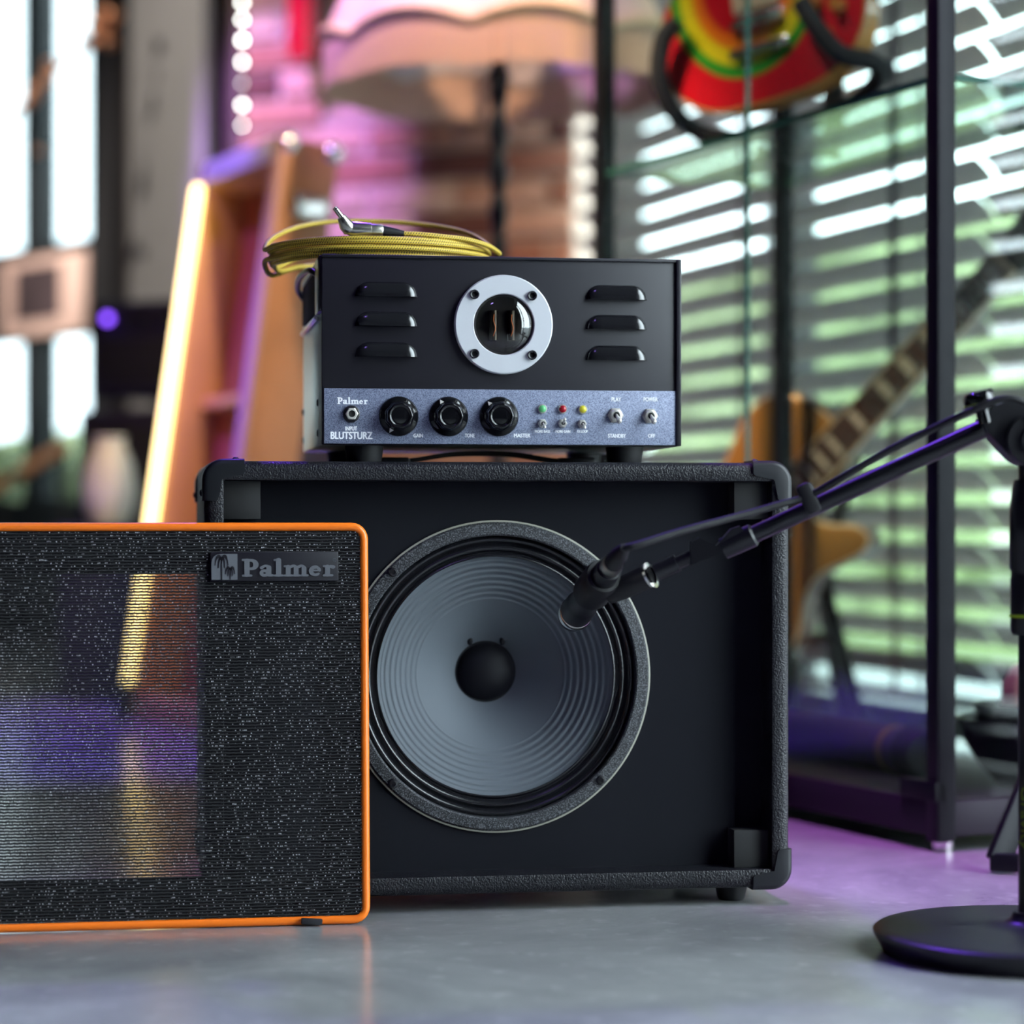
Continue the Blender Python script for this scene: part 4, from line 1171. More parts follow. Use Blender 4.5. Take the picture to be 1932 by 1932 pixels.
for x in (0.02, VW - 0.02):
    for y in (0.02, VD - 0.02):
        MB().lathe([(0.0, 0.0), (0.012, 0.0), (0.014, 0.02)], (x, y, 0), (0, 0, 1), 16).build('foot', M['steel'], vit)
MB().box((-0.004, 0.0, 0.060), (0.012, 0.075, 0.082), 0.001).build('hinge_block', M['vit'], vit)
for a, b in (((0.004, PS, 0.062), (0.009, 0.4545, VH - 0.04)), ((0.004, 0.4565, 0.062), (0.009, VD - PS, VH - 0.04)),
             ((PS, 0.004, 0.062), (VW - PS, 0.009, VH - 0.04)), ((VW - 0.009, PS, 0.062), (VW - 0.004, VD - PS, VH - 0.04))):
    MB().box(a, b).build('glass_pane', M['pane'], vit)
MB().box((0.003, 0.4545, 0.062), (0.010, 0.4565, VH - 0.04)).build('glass_edge', M['glass_edge'], vit)
for zs in (0.903, 1.5):
    sh = MB().box((0.013, 0.013, zs), (VW - 0.013, VD - 0.013, zs + 0.008)).build('glass_shelf', M['shelf_glass'], vit)
    for a, b in (((0.011, 0.013, zs), (0.0132, VD - 0.013, zs + 0.008)), ((0.013, 0.011, zs), (VW - 0.013, 0.0132, zs + 0.008)),
                 ((VW - 0.0132, 0.013, zs), (VW - 0.011, VD - 0.013, zs + 0.008)), ((0.013, VD - 0.0132, zs), (VW - 0.013, VD - 0.011, zs + 0.008))):
        MB().box(a, b).build('shelf_edge', M['glass_edge'], sh)
VM = MATS[vit]
# ---- things in the cabinet
def bowl(label, r, h, loc):
    t = thing('bowl', label, 'bowl', loc, 0, 'dark bowls in the display cabinet')
    MB().lathe([(0.0, 0.0), (r * 0.42, 0.0), (r * 0.45, 0.006), (r * 0.62, h * 0.25), (r * 0.86, h * 0.62), (r, h), (r - 0.004, h), (r * 0.82, h * 0.62), (r * 0.55, h * 0.25), (0.0, h * 0.16)], (0, 0, 0), (0, 0, 1), 48).build('bowl_wall', M['darkglaze'], t)
    MB().lathe([(r - 0.005, h - 0.002), (r + 0.0015, h - 0.001), (r + 0.0015, h + 0.002), (r - 0.005, h + 0.002)], (0, 0, 0), (0, 0, 1), 48).build('rim', M['darkglaze'], t)
    return t
bp0 = Vector((0.632, 2.985, 0.0615))
bowl('large dark bowl at the bottom of the display cabinet', 0.084, 0.082, bp0)
bowl('smaller dark bowl nested in the large one in the cabinet', 0.066, 0.060, bp0 + Vector((0.002, 0, 0.0395)))
bt = thing('peach_ornament', 'peach-coloured rounded ornament resting in the upper dark bowl', 'ornament', bp0 + Vector((0.006, 0, 0.052)))
MB().lathe([(0.0, 0.0), (0.016, 0.002), (0.030, 0.018), (0.036, 0.045), (0.034, 0.072), (0.022, 0.094), (0.0, 0.102)], (0, 0, 0), (0, 0, 1), 32).build('ornament_body', M['pink'], bt)
MB().cyl((0, 0, 0.100), (0, 0, 0.106), 0.004, 0.003, 12).build('ornament_tip', M['pink'], bt)
ra = VM @ Vector((0.13, 0.23, 0.0605)); rb = VM @ Vector((0.15, 0.70, 0.0605))
rl = thing('rolled_mat', 'dark purple-grey roll lying on the cabinet floor', 'roll', (ra + rb) / 2)
zr_ = Vector((0, 0, 0.031))
MB().cyl(ra + zr_, rb + zr_, 0.030, 0.030, 32).build('roll_body', M['roll'], rl, world=True)
rd_ = (rb - ra).normalized()
MB().cyl(ra + zr_ + rd_ * 0.05, ra + zr_ + rd_ * 0.062, 0.0309, 0.0309, 32).build('tie_band', M['yellowband'], rl, world=True)
MB().tube([ra + zr_ - rd_ * 0.012, ra + zr_ + rd_ * 0.0, ra + zr_ + rd_ * 0.02], [0.026, 0.0335, 0.0335], 28).build('end_cap', M['rubber'], rl, world=True)

# ================================================================== guitars
LP = [(0, 0), (.09, .008), (.145, .05), (.166, .11), (.155, .17), (.120, .222), (.113, .262), (.126, .302), (.137, .338), (.128, .356), (.104, .352), (.076, .326), (.050, .312), (.034, .330), (.032, .40),
      (0, .425), (-.045, .432), (-.10, .420), (-.136, .380), (-.138, .330), (-.120, .280), (-.112, .245), (-.130, .2), (-.160, .15), (-.168, .10), (-.146, .045), (-.09, .008)]
DC = [(0, 0), (.09, .010), (.148, .05), (.168, .115), (.150, .175), (.116, .225), (.118, .275), (.145, .335), (.150, .375), (.130, .385), (.090, .340), (.050, .318), (.030, .33), (.028, .36),
      (-.028, .36), (-.040, .335), (-.080, .350), (-.120, .400), (-.150, .410), (-.160, .375), (-.138, .310), (-.116, .260), (-.122, .215), (-.155, .165), (-.168, .11), (-.148, .05), (-.09, .008)]
def guitar(name, label, Mx, s, outl, m_top, m_side, m_bind, hardware, z_fb=0.30):
    t = bpy.data.objects.new(name, None); COL.objects.link(t)
    t.location = Mx.to_translation(); t.rotation_euler = Mx.to_euler(); MATS[t] = Mx
    t.empty_display_size = 0.05
    tag(t, label, 'guitar')
    ol = [(p.x * s, p.y * s) for p in catmull([(a, b, 0) for a, b in outl], 5, True)]
    MB().prism(ol, -0.016 * s, 0.026 * s).build('body', m_side, t)
    MB().prism([(x * .992, z * .99 + .002) for x, z in ol], -0.0215 * s, -0.0155 * s, 0.003 * s).build('top', m_top, t)
    MB().tube([(x, -0.0175 * s, z) for x, z in ol], 0.0028 * s, 8, closed=True).build('binding', m_bind, t)
    def tp(z0, z1, w0, w1, y0, y1, nm, mm, par=t):
        mb = MB()
        mb.rings([[Vector((sx * w0 / 2 * s, y * s, z0 * s)) for sx, y in ((-1, y0), (1, y0), (1, y1), (-1, y1))], [Vector((sx * w1 / 2 * s, y * s, z1 * s)) for sx, y in ((-1, y0), (1, y0), (1, y1), (-1, y1))]])
        return mb.build(nm, mm, par)
    zn = z_fb + 0.47
    nk = tp(z_fb + 0.06, zn, 0.052, 0.041, -0.024, -0.002, 'neck', m_side)
    fb = tp(z_fb, zn, 0.057, 0.043, -0.0305, -0.024, 'fretboard', M['rosewood'], nk)
    wz = lambda z: 0.057 + (0.043 - 0.057) * (z - z_fb) / 0.47
    for sx in (-1, 1):
        MB().obox((sx * 0.0285 * s, -0.0275 * s, z_fb * s), (sx * 0.0215 * s, -0.0275 * s, zn * s), 0.0025 * s, 0.0075 * s, (0, -1, 0)).build('fretboard_binding', m_bind, nk)
    scale = 0.628
    fret = lambda n: zn - scale * (1 - 2 ** (-n / 12))
    for n in range(1, 23):
        z = fret(n)
        if z < z_fb + 0.003: break
        MB().box((-wz(z) / 2 * s, -0.0318 * s, (z - .0011) * s), (wz(z) / 2 * s, -0.0302 * s, (z + .0011) * s)).build('fret', M['steel'], fb)
    for n in (1, 3, 5, 7, 9, 12, 15, 17, 19, 21):
        za, zb_ = fret(n - 1), fret(n)
        if zb_ < z_fb: break
        m_ = (za + zb_) / 2; hh = (za - zb_) * 0.30; w0 = wz(m_) * 0.36; w1 = wz(m_) * 0.30
        tp(m_ - hh, m_ + hh, 2 * w0, 2 * w1, -0.0311, -0.0300, 'inlay', M['pearl'], fb)
    tp(zn, zn + 0.006, 0.044, 0.044, -0.0325, -0.015, 'nut', M['cream'], nk)
    hs = [(-.021, zn + .006), (.021, zn + .006), (.034, zn + .05), (.040, zn + .155), (.026, zn + .185), (.008, zn + .172), (0, zn + .180), (-.008, zn + .172), (-.026, zn + .185), (-.040, zn + .155), (-.034, zn + .05)]
    hd_ = MB().prism([(x * s, z * s) for x, z in hs], -0.018 * s, -0.004 * s, 0.001).build('headstock', M['blackplastic'], nk)
    for k in range(3):
        for sx in (-1, 1):
            z = (zn + .055 + .042 * k) * s
            MB().cyl((sx * .024 * s, -0.028 * s, z), (sx * .024 * s, -0.018 * s, z), .0045 * s, .0045 * s, 12).build('tuner_post', M['chrome'], hd_)
            MB().sphere((sx * .056 * s, -0.011 * s, z), .009 * s, 12, 8, (1, .6, .8)).build('tuner_button', M['cream'], hd_)
    for i, zc in enumerate((0.262, 0.155)):
        pu = MB().box((-.036 * s, -0.030 * s, (zc - .019) * s), (.036 * s, -0.021 * s, (zc + .019) * s), .002 * s).build('pickup', hardware, t)
        for j in range(6):
            MB().cyl(((-.025 + .01 * j) * s, -0.0315 * s, (zc + .008) * s), ((-.025 + .01 * j) * s, -0.029 * s, (zc + .008) * s), .0024 * s, None, 8).build('pole_piece', M['steel'], pu)
    br = MB().box((-.042 * s, -0.033 * s, .112 * s), (.042 * s, -0.021 * s, .124 * s), .002 * s).build('bridge', M['chrome'], t)
    for j in range(6):
        MB().box(((-.031 + .0105 * j) * s, -0.036 * s, .110 * s), ((-.023 + .0105 * j) * s, -0.031 * s, .126 * s), .001 * s).build('saddle', M['chrome'], br)
    MB().box((-.048 * s, -0.034 * s, .070 * s), (.048 * s, -0.021 * s, .084 * s), .003 * s).build('tailpiece', M['chrome'], t)
    for x, z in ((.118, .15), (.128, .105), (.092, .12), (.102, .07)):
        MB().lathe([(0.0, .019 * s), (.0085 * s, .018 * s), (.010 * s, .006 * s), (.012 * s, 0.0)], (x * s, -0.0212 * s, z * s), (0, -1, 0), 20).build('volume_knob', M['honey'], t)
    for j in range(6):
        u = -1 + 2 * j / 5
        MB().cyl((u * .026 * s, -0.0345 * s, .078 * s), (u * .0175 * s, -0.0335 * s, (zn + .004) * s), .0005, None, 5).build('string', M['steel'], t)
    return t
def frame_matrix(org, zax, front):
    zax = Vector(zax).normalized(); front = Vector(front)
    y = -(front - zax * front.dot(zax)).normalized(); x = y.cross(zax)
    return Matrix(((x.x, y.x, zax.x, org.x), (x.y, y.y, zax.y, org.y), (x.z, y.z, zax.z, org.z), (0, 0, 0, 1)))
# gold single-cut guitar on a stand behind the cabinet
f0, f1 = P(1498, 945, 3.84), P(1903, 503, 3.64)
sN = (f1 - f0).length / 0.47
N_ = (f1 - f0).normalized()
cN = (CAM - f0).normalized(); xN = (-(cN - N_ * cN.dot(N_)).normalized()).cross(N_)
front = (cN - N_ * cN.dot(N_)).normalized() * math.cos(R(20)) - xN * math.sin(R(20))
org2 = f0 - N_ * 0.30 * sN
Mg2 = frame_matrix(org2, N_, front)
g2 = guitar('electric_guitar', 'gold-topped single-cutaway electric guitar leaning diagonally before the blinds', Mg2, sN, LP, M['gold'], M['mahog'], M['cream'], M['cream'])
def gpt(Mx, s, x, y, z): return Mx @ Vector((x * s, y * s, z * s))
st = thing('guitar_stand', 'dark wooden A-frame stand under the gold guitar', 'stand', (0.47, 3.92, 0))
dk = M['lamp_post']
lowb = gpt(Mg2, sN, 0.0, 0.02, 0.10)
hub = P(1552, 1095, 3.95)
for a, b in ((hub, P(1640, 1440, 3.86)), (P(1515, 1090, 3.97), P(1478, 1432, 3.90)), (hub + Vector((0, .03, 0)), P(1600, 1400, 4.22))):
    b = Vector((b.x, b.y, 0.004)); MB().obox(a, b, 0.024, 0.022, (0, -1, 0), 0.003).build('leg', dk, st, world=True)
mb = MB(); ar = [P(1492, 1240, 3.925), P(1515, 1212, 3.925), P(1550, 1205, 3.925), P(1582, 1215, 3.92)]
MB().tube(catmull(ar, 5), 0.011, 10).build('brace', dk, st, world=True)
MB().obox(P(1440, 1100, 3.97), P(1575, 1098, 3.955), 0.03, 0.022, (0, 0, 1), 0.003).build('crossbar', dk, st, world=True)
MB().obox(P(1548, 1100, 3.95), P(1600, 900, 4.02), 0.022, 0.018, (0, -1, 0), 0.003).build('back_rest', dk, st, world=True)

# rainbow double-cut guitar on the glass shelf
def rainbow():
    m, nt, N, L, b, out = nmat('rainbow_top')
    setp(b, (0.6, 0.01, 0.02), 0.25, coat=0.5, coat_rough=0.08)
    mth = lambda *a: math_node(N, L, *a)
    tc = N.new('ShaderNodeTexCoord'); sp = N.new('ShaderNodeSeparateXYZ'); L.new(tc.outputs['Object'], sp.inputs[0])
    x = mth('SUBTRACT', sp.outputs[0], -0.018); z = mth('SUBTRACT', sp.outputs[2], 0.185)
    dn = mth('DIVIDE', mth('MINIMUM', z, 0.0), 0.150); up = mth('DIVIDE', mth('MAXIMUM', z, 0.0), 0.60)
    xx = mth('DIVIDE', x, 0.128)
    r = mth('SQRT', mth('ADD', mth('MULTIPLY', xx, xx), mth('ADD', mth('MULTIPLY', dn, dn), mth('MULTIPLY', up, up))))
    cr = N.new('ShaderNodeValToRGB'); cr.color_ramp.interpolation = 'EASE'
    st_ = [(0.0, (0.62, 0.004, 0.015)), (0.50, (0.62, 0.004, 0.015)), (0.56, (0.85, 0.16, 0.005)), (0.64, (0.85, 0.20, 0.005)), (0.69, (0.80, 0.62, 0.01)), (0.80, (0.80, 0.66, 0.01)), (0.84, (0.02, 0.30, 0.02)), (0.92, (0.02, 0.30, 0.02)), (0.955, (0.62, 0.004, 0.015)), (1.0, (0.62, 0.004, 0.015))]
    el = cr.color_ramp.elements
    while len(el) < len(st_): el.new(0.5)
    for e, (p, c) in zip(el, st_): e.position = p; e.color = (*c, 1)
    L.new(mth('DIVIDE', r, 1.02), cr.inputs[0]); L.new(cr.outputs[0], b.inputs['Base Color'])
    return m
M['rainbow'] = rainbow()
nrm1 = Vector((-0.57, -0.82, 0.06)).normalized()
yv = -nrm1; zv = (Vector((0, 0, 1)) - yv * yv.z).normalized(); xv = yv.cross(zv)
rl_ = R(9)
zr2 = (zv * math.cos(rl_) - xv * math.sin(rl_)).normalized()
og1 = P(1462, 196, 3.47)
Mg1 = frame_matrix(og1, zr2, nrm1)
g1 = guitar('electric_guitar', 'red electric guitar with green, yellow and orange stripes in the display cabinet', Mg1, 1.0, DC, M['rainbow'], M['honey'], M['honey'], M['cream'])
st1 = thing('guitar_stand', 'black padded cradle stand holding the striped red guitar', 'stand', VM @ Vector((0.16, 0.62, 0.9115)))
q1 = lambda x, y, z: gpt(Mg1, 1.0, x, y, z)
MB().tube(catmull([q1(-0.02, 0.06, -0.02), q1(-0.10, 0.05, -0.016), q1(-0.142, 0.02, 0.0), q1(-0.158, -0.02, 0.030), q1(-0.158, -0.046, 0.075), q1(-0.140, -0.052, 0.125), q1(-0.115, -0.05, 0.142)], 6), 0.0135, 12).build('cradle_arm', M['blackcloth'], st1, world=True)
MB().tube(catmull([q1(0.02, 0.06, -0.02), q1(0.10, 0.05, -0.014), q1(0.155, 0.03, 0.01), q1(0.160, -0.01, 0.018), q1(0.130, -0.04, 0.030), q1(0.105, -0.052, 0.07), q1(0.085, -0.054, 0.115)], 6), 0.0135, 12).build('cradle_arm', M['blackcloth'], st1, world=True)
bs = q1(0, 0.06, -0.02)
MB().cyl(q1(-0.05, 0.06, -0.02), q1(0.05, 0.06, -0.02), 0.011, None, 14).build('cross_tube', M['blackmetal'], st1, world=True)
ft = Vector((bs.x, bs.y, 0.918))
MB().cyl(bs, ft, 0.010, None, 14).build('column', M['blackmetal'], st1, world=True)
for k, (dx, dy) in enumerate(((-0.06, -0.03), (0.06, -0.02), (0.0, 0.06))):
    MB().tube([ft, ft + Vector((dx, dy, -0.001))], [0.009, 0.006], 10).build('foot', M['blackmetal'], st1, world=True)
MB().obox(q1(0.05, 0.075, -0.04), q1(0.10, 0.085, 0.36), 0.03, 0.012, (0, 1, 0), 0.002).build('back_post', M['lamp_post'], st1, world=True)

# dark A-frame board on the floor at the right edge
af = thing('floor_board', 'black slanted board standing on the floor before the display cabinet', 'board', (0.565, 2.655, 0))
bA = [P(1873, 1622, 2.66), P(1905, 1600, 2.66), P(1935, 1612, 2.62), P(1990, 1640, 2.60), P(1990, 1668, 2.60), P(1932, 1638, 2.62)]
mb = MB(); bA = [Vector((p.x, p.y, max(p.z, 0.006))) for p in bA]
lo = P(1873, 1618, 2.66); hi = P(1932, 1385, 2.74)
MB().obox(Vector((lo.x + .005, lo.y, 0.012)), Vector((hi.x + .03, hi.y, hi.z)), 0.028, 0.012, (0.3, -1, 0), 0.002).build('slanted_leg', M['vit'], af, world=True)
MB().obox(Vector((lo.x - .003, lo.y, 0.013)), Vector((lo.x + 0.16, lo.y - 0.05, 0.013)), 0.012, 0.020, (0, 0, 1), 0.002).build('cross_foot', M['vit'], af, world=True)
MB().obox(Vector((lo.x + 0.155, lo.y - 0.05, 0.004)), Vector((hi.x + .05, hi.y, hi.z)), 0.028, 0.012, (0.3, -1, 0), 0.002).build('slanted_leg', M['vit'], af, world=True)

# ================================================================== fringed floor lamp
lp = P(941, 978, 4.30); lp.z = 0
lamp = thing('floor_lamp', 'standing lamp with large peach scalloped shade and long fringe', 'lamp', lp)
RS = 0.305; NS = 96
def edge_z(a): return 1.205 + 0.030 * abs(math.sin(4 * a + 0.6)) ** 0.8
def shade_rings(off):
    rs = []
    for i in range(15):
        t = i / 14; ring_ = []
        for j in range(NS):
            a = 2 * math.pi * j / NS
            zb = edge_z(a); r = (RS + 0.006 * abs(math.sin(4 * a + 0.6)) + off) * (1 - t) ** 0.62 * 0.68 + (0.098 + off) + (RS * 0.32 - 0.098) * (1 - t)
            z = zb + (1.53 - zb) * (t ** 0.9)
            ring_.append(Vector((r * math.cos(a), r * math.sin(a), z)))
        rs.append(ring_)
    return rs
mb = MB(); mb.rings(shade_rings(0.0), close_ends=False); mb.build('shade', M['shade'], lamp, sharp=80)
mb = MB(); mb.rings(shade_rings(-0.004), close_ends=False); mb.build('shade_lining', M['shade_in'], lamp, sharp=80)
r0 = shade_rings(0.002)[0]
MB().tube([p + Vector((0, 0, 0.004)) for p in r0], 0.009, 8, closed=True).build('braid_trim', M['braidtrim'], lamp)
mb = MB()
rr0 = random.Random(3)
for k in range(620):
    a = 2 * math.pi * k / 620
    zb = edge_z(a); r = shade_rings.__defaults__ and 0 or (RS + 0.004)
    ln = 0.082 + rr0.uniform(-0.004, 0.004)
    p = Vector((r * math.cos(a), r * math.sin(a), zb)); q = Vector((r * 1.005 * math.cos(a + rr0.uniform(-.004, .004)), r * 1.005 * math.sin(a), 1.138 + rr0.uniform(-0.003, 0.003) + (zb - 1.205) * 0.25))
    mb.cyl(p, q, 0.0013, 0.0016, 4)
tag(mb.build('fringe', M['fringe'], lamp), kind='stuff')
for j in range(8):
    a = 2 * math.pi * j / 8
    MB().tube([(0.012 * math.cos(a), 0.012 * math.sin(a), 1.50), (0.10 * math.cos(a), 0.10 * math.sin(a), 1.525)], 0.002, 6).build('shade_strut', M['blackmetal'], lamp)
for ph in (0, math.pi):
    pts_ = [(0.0085 * math.cos(ph + k * 0.42), 0.0085 * math.sin(ph + k * 0.42), 0.05 + k * 0.0098) for k in range(116)]
    MB().tube(pts_, 0.0095, 8).build('twisted_pole', M['lamp_post'], lamp)
MB().lathe([(0.0, 1.16), (0.018, 1.16), (0.021, 1.175), (0.016, 1.19), (0.013, 1.20), (0.013, 1.50), (0.0, 1.505)], (0, 0, 0), (0, 0, 1), 24).build('pole_top', M['lamp_post'], lamp)
MB().lathe([(0.0, 0.0), (0.15, 0.0), (0.152, 0.012), (0.12, 0.024), (0.04, 0.035), (0.022, 0.06), (0.0, 0.065)], (0, 0, 0), (0, 0, 1), 48).build('base', M['lamp_post'], lamp)

# ================================================================== leaning wooden case with light tube
CW, CH, CD = 0.45, 1.10, 0.11
ca = math.atan2(-0.893, 0.45)
cn = Vector((-0.550, 4.35, 0))
c_org = cn - Vector((math.cos(ca), math.sin(ca), 0)) * CW
CL = R(8.0)
case = thing('wooden_case', 'tall open-fronted orange wooden case leaning back by the brick wall', 'case', c_org, ca)
Mc = Matrix.Translation(c_org) @ Matrix.Rotation(ca, 4, 'Z') @ Matrix.Rotation(-CL, 4, 'X')
case.rotation_euler = Mc.to_euler(); MATS[case] = Mc
MB().box((0, 0, 0), (0.035, CD, CH), 0.003).build('side_panel', M['wood'], case)
MB().box((CW - 0.045, 0, 0), (CW, CD, CH), 0.003).build('side_panel', M['wood2'], case)
MB().box((0.035, 0, CH - 0.045), (CW - 0.045, CD, CH), 0.003).build('top_panel', M['wood'], case)
MB().box((0.035, 0, 0), (CW - 0.045, CD, 0.05), 0.003).build('bottom_panel', M['wood'], case)
MB().box((0.03, CD - 0.02, 0.03), (CW - 0.04, CD - 0.005, CH - 0.03)).build('back_panel', M['redvelvet'], case)
MB().box((0.035, 0.05, 0.62), (CW - 0.045, CD - 0.02, 0.64), 0.002).build('cross_shelf', M['wood2'], case)
for a, b in (((-0.003, -0.006, -0.002), (0.030, 0.004, CH + 0.002)), ((CW - 0.038, -0.006, -0.002), (CW + 0.003, 0.004, CH + 0.002)), ((0.030, -0.006, CH - 0.040), (CW - 0.038, 0.004, CH + 0.003))):
    MB().box(a, b, 0.002).build('edge_profile', M['alu'] if a[0] > 0 and b[0] < CW else M['edge_wood'], case)
for zz in (0.0, CH):
    for xx in (0.0, CW):
        for yy in (0.0, CD):
            MB().sphere((xx + (0.012 if xx == 0 else -0.012), yy + (0.012 if yy == 0 else -0.012), zz + (0.012 if zz == 0 else -0.012)), 0.022, 14, 10).build('metal_corner', M['chrome'], case)
for zz in (0.98, 0.30):
    MB().box((CW - 0.002, 0.03, zz - 0.02), (CW + 0.006, 0.095, zz + 0.02), 0.003).build('latch', M['chrome'], case)
tube = thing('neon_tube', 'glowing warm white light tube leaning on the wooden case', 'light tube', Mc @ Vector((0.045, -0.022, 0.0)), 0)
t0 = Mc @ Vector((0.030, -0.020, 0.062)); t1 = Mc @ Vector((0.052, -0.020, 1.052))
MB().tube([t0, t0.lerp(t1, .01), t0.lerp(t1, .99), t1], [0.008, 0.0112, 0.0112, 0.008], 20).build('glowing_tube', M['neon'], tube, world=True)
tb = Mc @ Vector((0.030, -0.020, 0.0)); tb.z = 0.0
MB().tube([tb, t0 + (t1 - t0).normalized() * 0.004], [0.016, 0.0145], 20).build('end_cap', M['blackplastic'], tube, world=True)

# ================================================================== dark amplifier stack, far left
ka_ = R(-24)
def cabinet(name, label, loc, wdt, hgt, dep, knobs=0, led=None):
    t = thing(name, label, 'amplifier', loc, ka_)
    MB().box((0, 0, 0.012), (wdt, dep, hgt), 0.008).build('shell', M['bluecab'], t)
    MB().box((0.025, -0.004, 0.035), (wdt - 0.025, 0.002, hgt * (0.62 if knobs else 0.94)), 0.002).build('front_cloth', M['blackcloth'], t)
    for x in (0.04, wdt - 0.04):
        for y in (0.04, dep - 0.04):
            MB().cyl((x, y, 0), (x, y, 0.014), 0.016, 0.02, 14).build('foot', M['rubber'], t)
    for i in range(knobs):
        MB().cyl((0.10 + i * 0.06, 0.0, hgt * 0.80), (0.10 + i * 0.06, -0.018, hgt * 0.80), 0.014, 0.011, 16).build('control_knob', M['blackplastic'], t)
    MB().tube(catmull([(wdt * .35, dep / 2, hgt), (wdt * .4, dep / 2, hgt + 0.02), (wdt * .6, dep / 2, hgt + 0.02), (wdt * .65, dep / 2, hgt)], 4), 0.008, 8).build('handle', M['rubber'], t)
    return t
l1 = P(147, 978, 5.75); l1.z = 0
cabinet('bass_cabinet', 'dark bass speaker cabinet standing left of the neon tube', l1, 0.56, 0.645, 0.34)
l2 = P(166, 978, 5.75); l2.z = 0.667
hdt = cabinet('amplifier_head', 'dark blue-lit amplifier with blue lamp on the bass cabinet', l2, 0.52, 0.235, 0.30, 6)
x_, z_ = hit(hdt, 203, 601, -0.005)
MB().sphere((x_, -0.006, z_), 0.010, 12, 8).build('blue_lamp', M['blue_led'], hdt)

# ================================================================== small far things
rp = P(571, 60, 5.98); 
ex = thing('fire_extinguisher', 'red canister hanging on the purple-lit brick wall', 'extinguisher', Vector((rp.x, rp.y, 1.355)))
MB().lathe([(0.0, 0.162), (0.034, 0.165), (0.037, 0.18), (0.037, 0.46), (0.030, 0.50), (0.014, 0.52), (0.014, 0.54), (0.0, 0.54)], (0, 0, 0), (0, 0, 1), 32).build('cylinder', M['red'], ex)
MB().box((-0.012, -0.03, 0.54), (0.012, 0.05, 0.58), 0.004).build('valve', M['blackmetal'], ex)
MB().box((-0.045, 0.028, 0.22), (0.045, 0.060, 0.25), 0.002).build('bracket', M['blackmetal'], ex)
MB().tube(catmull([(0.0, -0.02, 0.55), (0.04, -0.03, 0.50), (0.046, -0.02, 0.35), (0.044, -0.01, 0.24)], 5), 0.006, 8).build('hose', M['rubber'], ex)
sp0 = P(457, 0, 5.6)
ls = thing('light_string', 'vertical string of round white bulbs beside the brick wall', 'light string', Vector((sp0.x, 5.6, 1.28)))
MB().tube([P(459, 262, 5.6), P(459, 100, 5.6), Vector((P(459, 0, 5.6).x, 5.6, 2.96))], 0.002, 6).build('wire', M['blackplastic'], ls, world=True)
for py, r in ((4, .0052), (37, .0050), (76, .0056), (117, .0050), (157, .0022), (198, .0052), (236, .0036)):
    c_ = P(457, py, 5.595)
    b_ = MB().sphere(c_, r * 0.9, 14, 10).build('bulb', M['bulb'], ls, world=True)
    MB().cyl(c_ + Vector((0, 0, r * 1.8)), c_ + Vector((0, 0, r * 1.8 + 0.012)), 0.006, None, 10).build('socket', M['blackplastic'], b_, world=True)
# copper twig in front of the far window
cpg = thing('copper_branch', 'thin copper twig with round copper buds before the far window', 'ornament', (P(0, 978, 6.6).x, 6.6, 0))
tw = catmull([Vector((P(-80, 978, 6.6).x, 6.6, 0.0)), P(-60, 600, 6.6), P(-30, 290, 6.6), P(0, 240, 6.6), P(60, 180, 6.6), P(130, 110, 6.6), P(185, 75, 6.6), P(215, 40, 6.6)], 6)
MB().tube(tw, [0.013 - 0.006 * i / (len(tw) - 1) for i in range(len(tw))], 8).build('stem', M['copper'], cpg, world=True)
for px, py, r in ((66, 172, .020), (58, 192, .014), (92, 122, .014), (84, 146, .012), (160, 78, .016), (186, 52, .026), (205, 78, .018), (212, 28, .022), (190, 20, .016), (72, 285, .012)):
    MB().sphere(P(px, py, 6.6), r * 1.25, 14, 10, (1, 1, .85)).build('bud', M['copper'], cpg, world=True)
# board with dark picture between the panes
bd0 = hit(fac, 3, 640, -0.05); bd1 = hit(fac, 160, 470, -0.05)
bo = thing('picture_board', 'beige board with a dark square picture between the window panes', 'board', MATS[fac] @ Vector((bd0[0], -0.05, bd0[1])), R(-49))
bwid = bd1[0] - bd0[0]; bhei = bd1[1] - bd0[1]
MB().box((0, 0, 0), (bwid, 0.014, bhei), 0.002).build('backing_board', M['board'], bo)
MB().box((bwid * .17, -0.004, bhei * .20), (bwid * .72, 0.001, bhei * .88), 0.001).build('picture', M['print'], bo)
# cream vase and wooden rail, far left floor
vl = P(206, 978, 5.25)
pd = thing('pedestal', 'low dark pedestal under the cream vase', 'pedestal', (vl.x, vl.y, 0))
MB().box((-0.09, -0.09, 0.0), (0.09, 0.09, 0.36), 0.003).build('column', M['blackcloth'], pd)
MB().box((-0.10, -0.10, 0.36), (0.10, 0.10, 0.375), 0.003).build('top_plate', M['blackcloth'], pd)
vs_ = thing('vase', 'cream vase on a dark pedestal below the far window', 'vase', (vl.x, vl.y, 0.3755))
MB().lathe([(0.0, 0.0), (0.040, 0.0), (0.056, 0.04), (0.060, 0.08), (0.052, 0.13), (0.036, 0.17), (0.031, 0.185), (0.031, 0.175), (0.0, 0.14)], (0, 0, 0), (0, 0, 1), 40).build('vase_body', M['creamvase'], vs_)
MB().lathe([(0.029, 0.182), (0.037, 0.185), (0.037, 0.192), (0.029, 0.192)], (0, 0, 0), (0, 0, 1), 40).build('lip', M['creamvase'], vs_)
rw = thing('wooden_rail', 'slanted orange wooden rail below the far left window', 'rail', (P(0, 978, 6.8).x, 6.8, 0))
ra_, rb_ = P(-120, 985, 6.8), P(130, 838, 6.8)
MB().obox(ra_, rb_, 0.05, 0.035, (0, 0, 1), 0.006).build('handrail', M['rail'], rw, world=True)
for k in (0.0, 0.5, 0.96):
    p = ra_.lerp(rb_, k); MB().cyl((p.x, p.y, 0), (p.x, p.y, p.z), 0.011, None, 10).build('post', M['mullion'], rw, world=True)

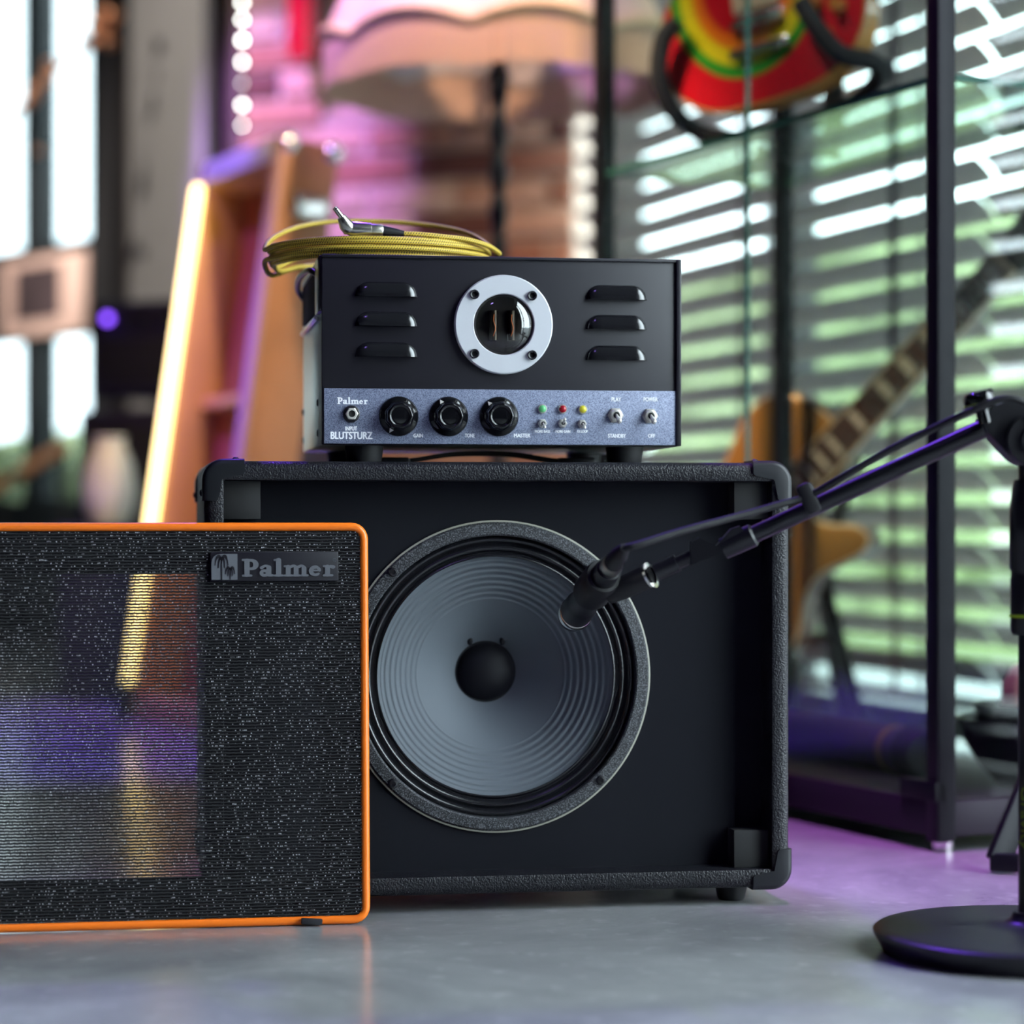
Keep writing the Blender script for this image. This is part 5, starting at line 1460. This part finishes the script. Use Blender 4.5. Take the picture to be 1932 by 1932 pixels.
# ================================================================== coloured stage lamps under the ceiling, some added only as unseen fill
def stage_lamp(label, loc, aim, color, power, size, blend=0.6, rad=0.06):
    t = thing('stage_lamp', label, 'lamp', loc, 0, 'coloured stage lamps under the ceiling')
    d = (Vector(aim) - Vector(loc)).normalized()
    MB().lathe([(0.0, -0.14), (0.05, -0.13), (0.075, -0.06), (0.078, 0.10), (0.072, 0.10), (0.068, -0.05), (0.0, -0.10)], (0, 0, 0), d, 28).build('can', M['blackmetal'], t)
    MB().cyl((0, 0, 0.05), (0, 0, 3.0 - loc[2]), 0.012, None, 12).build('hanger', M['blackmetal'], t)
    ld = bpy.data.lights.new('stage_light', 'SPOT'); ld.energy = power; ld.color = color; ld.spot_size = R(size); ld.spot_blend = blend; ld.shadow_soft_size = rad
    lo_ = bpy.data.objects.new('stage_light', ld); COL.objects.link(lo_); lo_.parent = t
    lo_.location = d * 0.11
    lo_.rotation_euler = d.to_track_quat('-Z', 'Y').to_euler()
stage_lamp('purple stage lamp aimed at the left part of the brick wall', (-1.25, 4.75, 2.7), (-0.58, 6.10, 1.28), (0.52, 0.26, 1.0), 560, 22)
stage_lamp('blue stage lamp aimed at the amplifier top', (-0.25, 4.05, 2.75), (-0.02, 2.48, 0.5), (0.20, 0.06, 1.0), 180, 30)
stage_lamp('violet stage lamp aimed at the floor by the cabinet', (0.35, 2.45, 2.75), (0.66, 2.78, 0.0), (0.70, 0.22, 0.95), 420, 26)
stage_lamp('warm stage lamp aimed at the lamp shade and bricks', (0.12, 2.95, 2.75), (-0.02, 4.5, 1.15), (1.0, 0.68, 0.45), 290, 44)
stage_lamp('amber stage lamp aimed at the wooden case', (-1.35, 3.6, 2.7), (-0.6, 4.6, 0.6), (1.0, 0.62, 0.34), 60, 40)
stage_lamp('purple stage lamp aimed at the top of the wooden case', (-1.9, 4.2, 2.7), (-0.62, 4.7, 1.16), (0.24, 0.10, 1.0), 420, 13)
stage_lamp('white unseen fill lamp added to brighten the striped guitar', (-0.55, 2.75, 2.75), (0.38, 3.46, 1.12), (1.0, 0.86, 0.78), 115, 24)  # added out of view to lift the guitar in the cabinet
stage_lamp('warm stage lamp aimed at the gold guitar', (-0.90, 2.90, 1.95), (0.47, 3.86, 0.46), (1.0, 0.66, 0.45), 260, 24)
stage_lamp('lilac stage lamp aimed at the top of the lamp shade', (-1.0, 3.2, 2.75), (-0.1, 4.3, 1.4), (0.60, 0.30, 1.0), 400, 26)
stage_lamp('blue stage lamp aimed at the far floor', (-1.6, 4.2, 2.75), (-0.85, 4.4, 0.0), (0.17, 0.07, 1.0), 1000, 40)
stage_lamp('neutral unseen fill lamp added to brighten the grey curtain', (-2.6, 4.6, 2.75), (-0.95, 6.8, 1.2), (1.0, 0.93, 0.85), 260, 40)  # added fill, the curtain gets too little window light
stage_lamp('neutral unseen fill lamp added to brighten the picture board', (-2.5, 5.6, 2.75), (-1.55, 7.9, 1.15), (1.0, 0.85, 0.78), 420, 18)  # added fill for the backlit board
stage_lamp('violet unseen fill lamp added to tint the amplifier front', (-0.5, 0.7, 2.75), (0.0, 2.4, 0.45), (0.36, 0.22, 1.0), 20, 36, 0.8, 0.12)  # weak front fill, added for a purple cast on the black panel
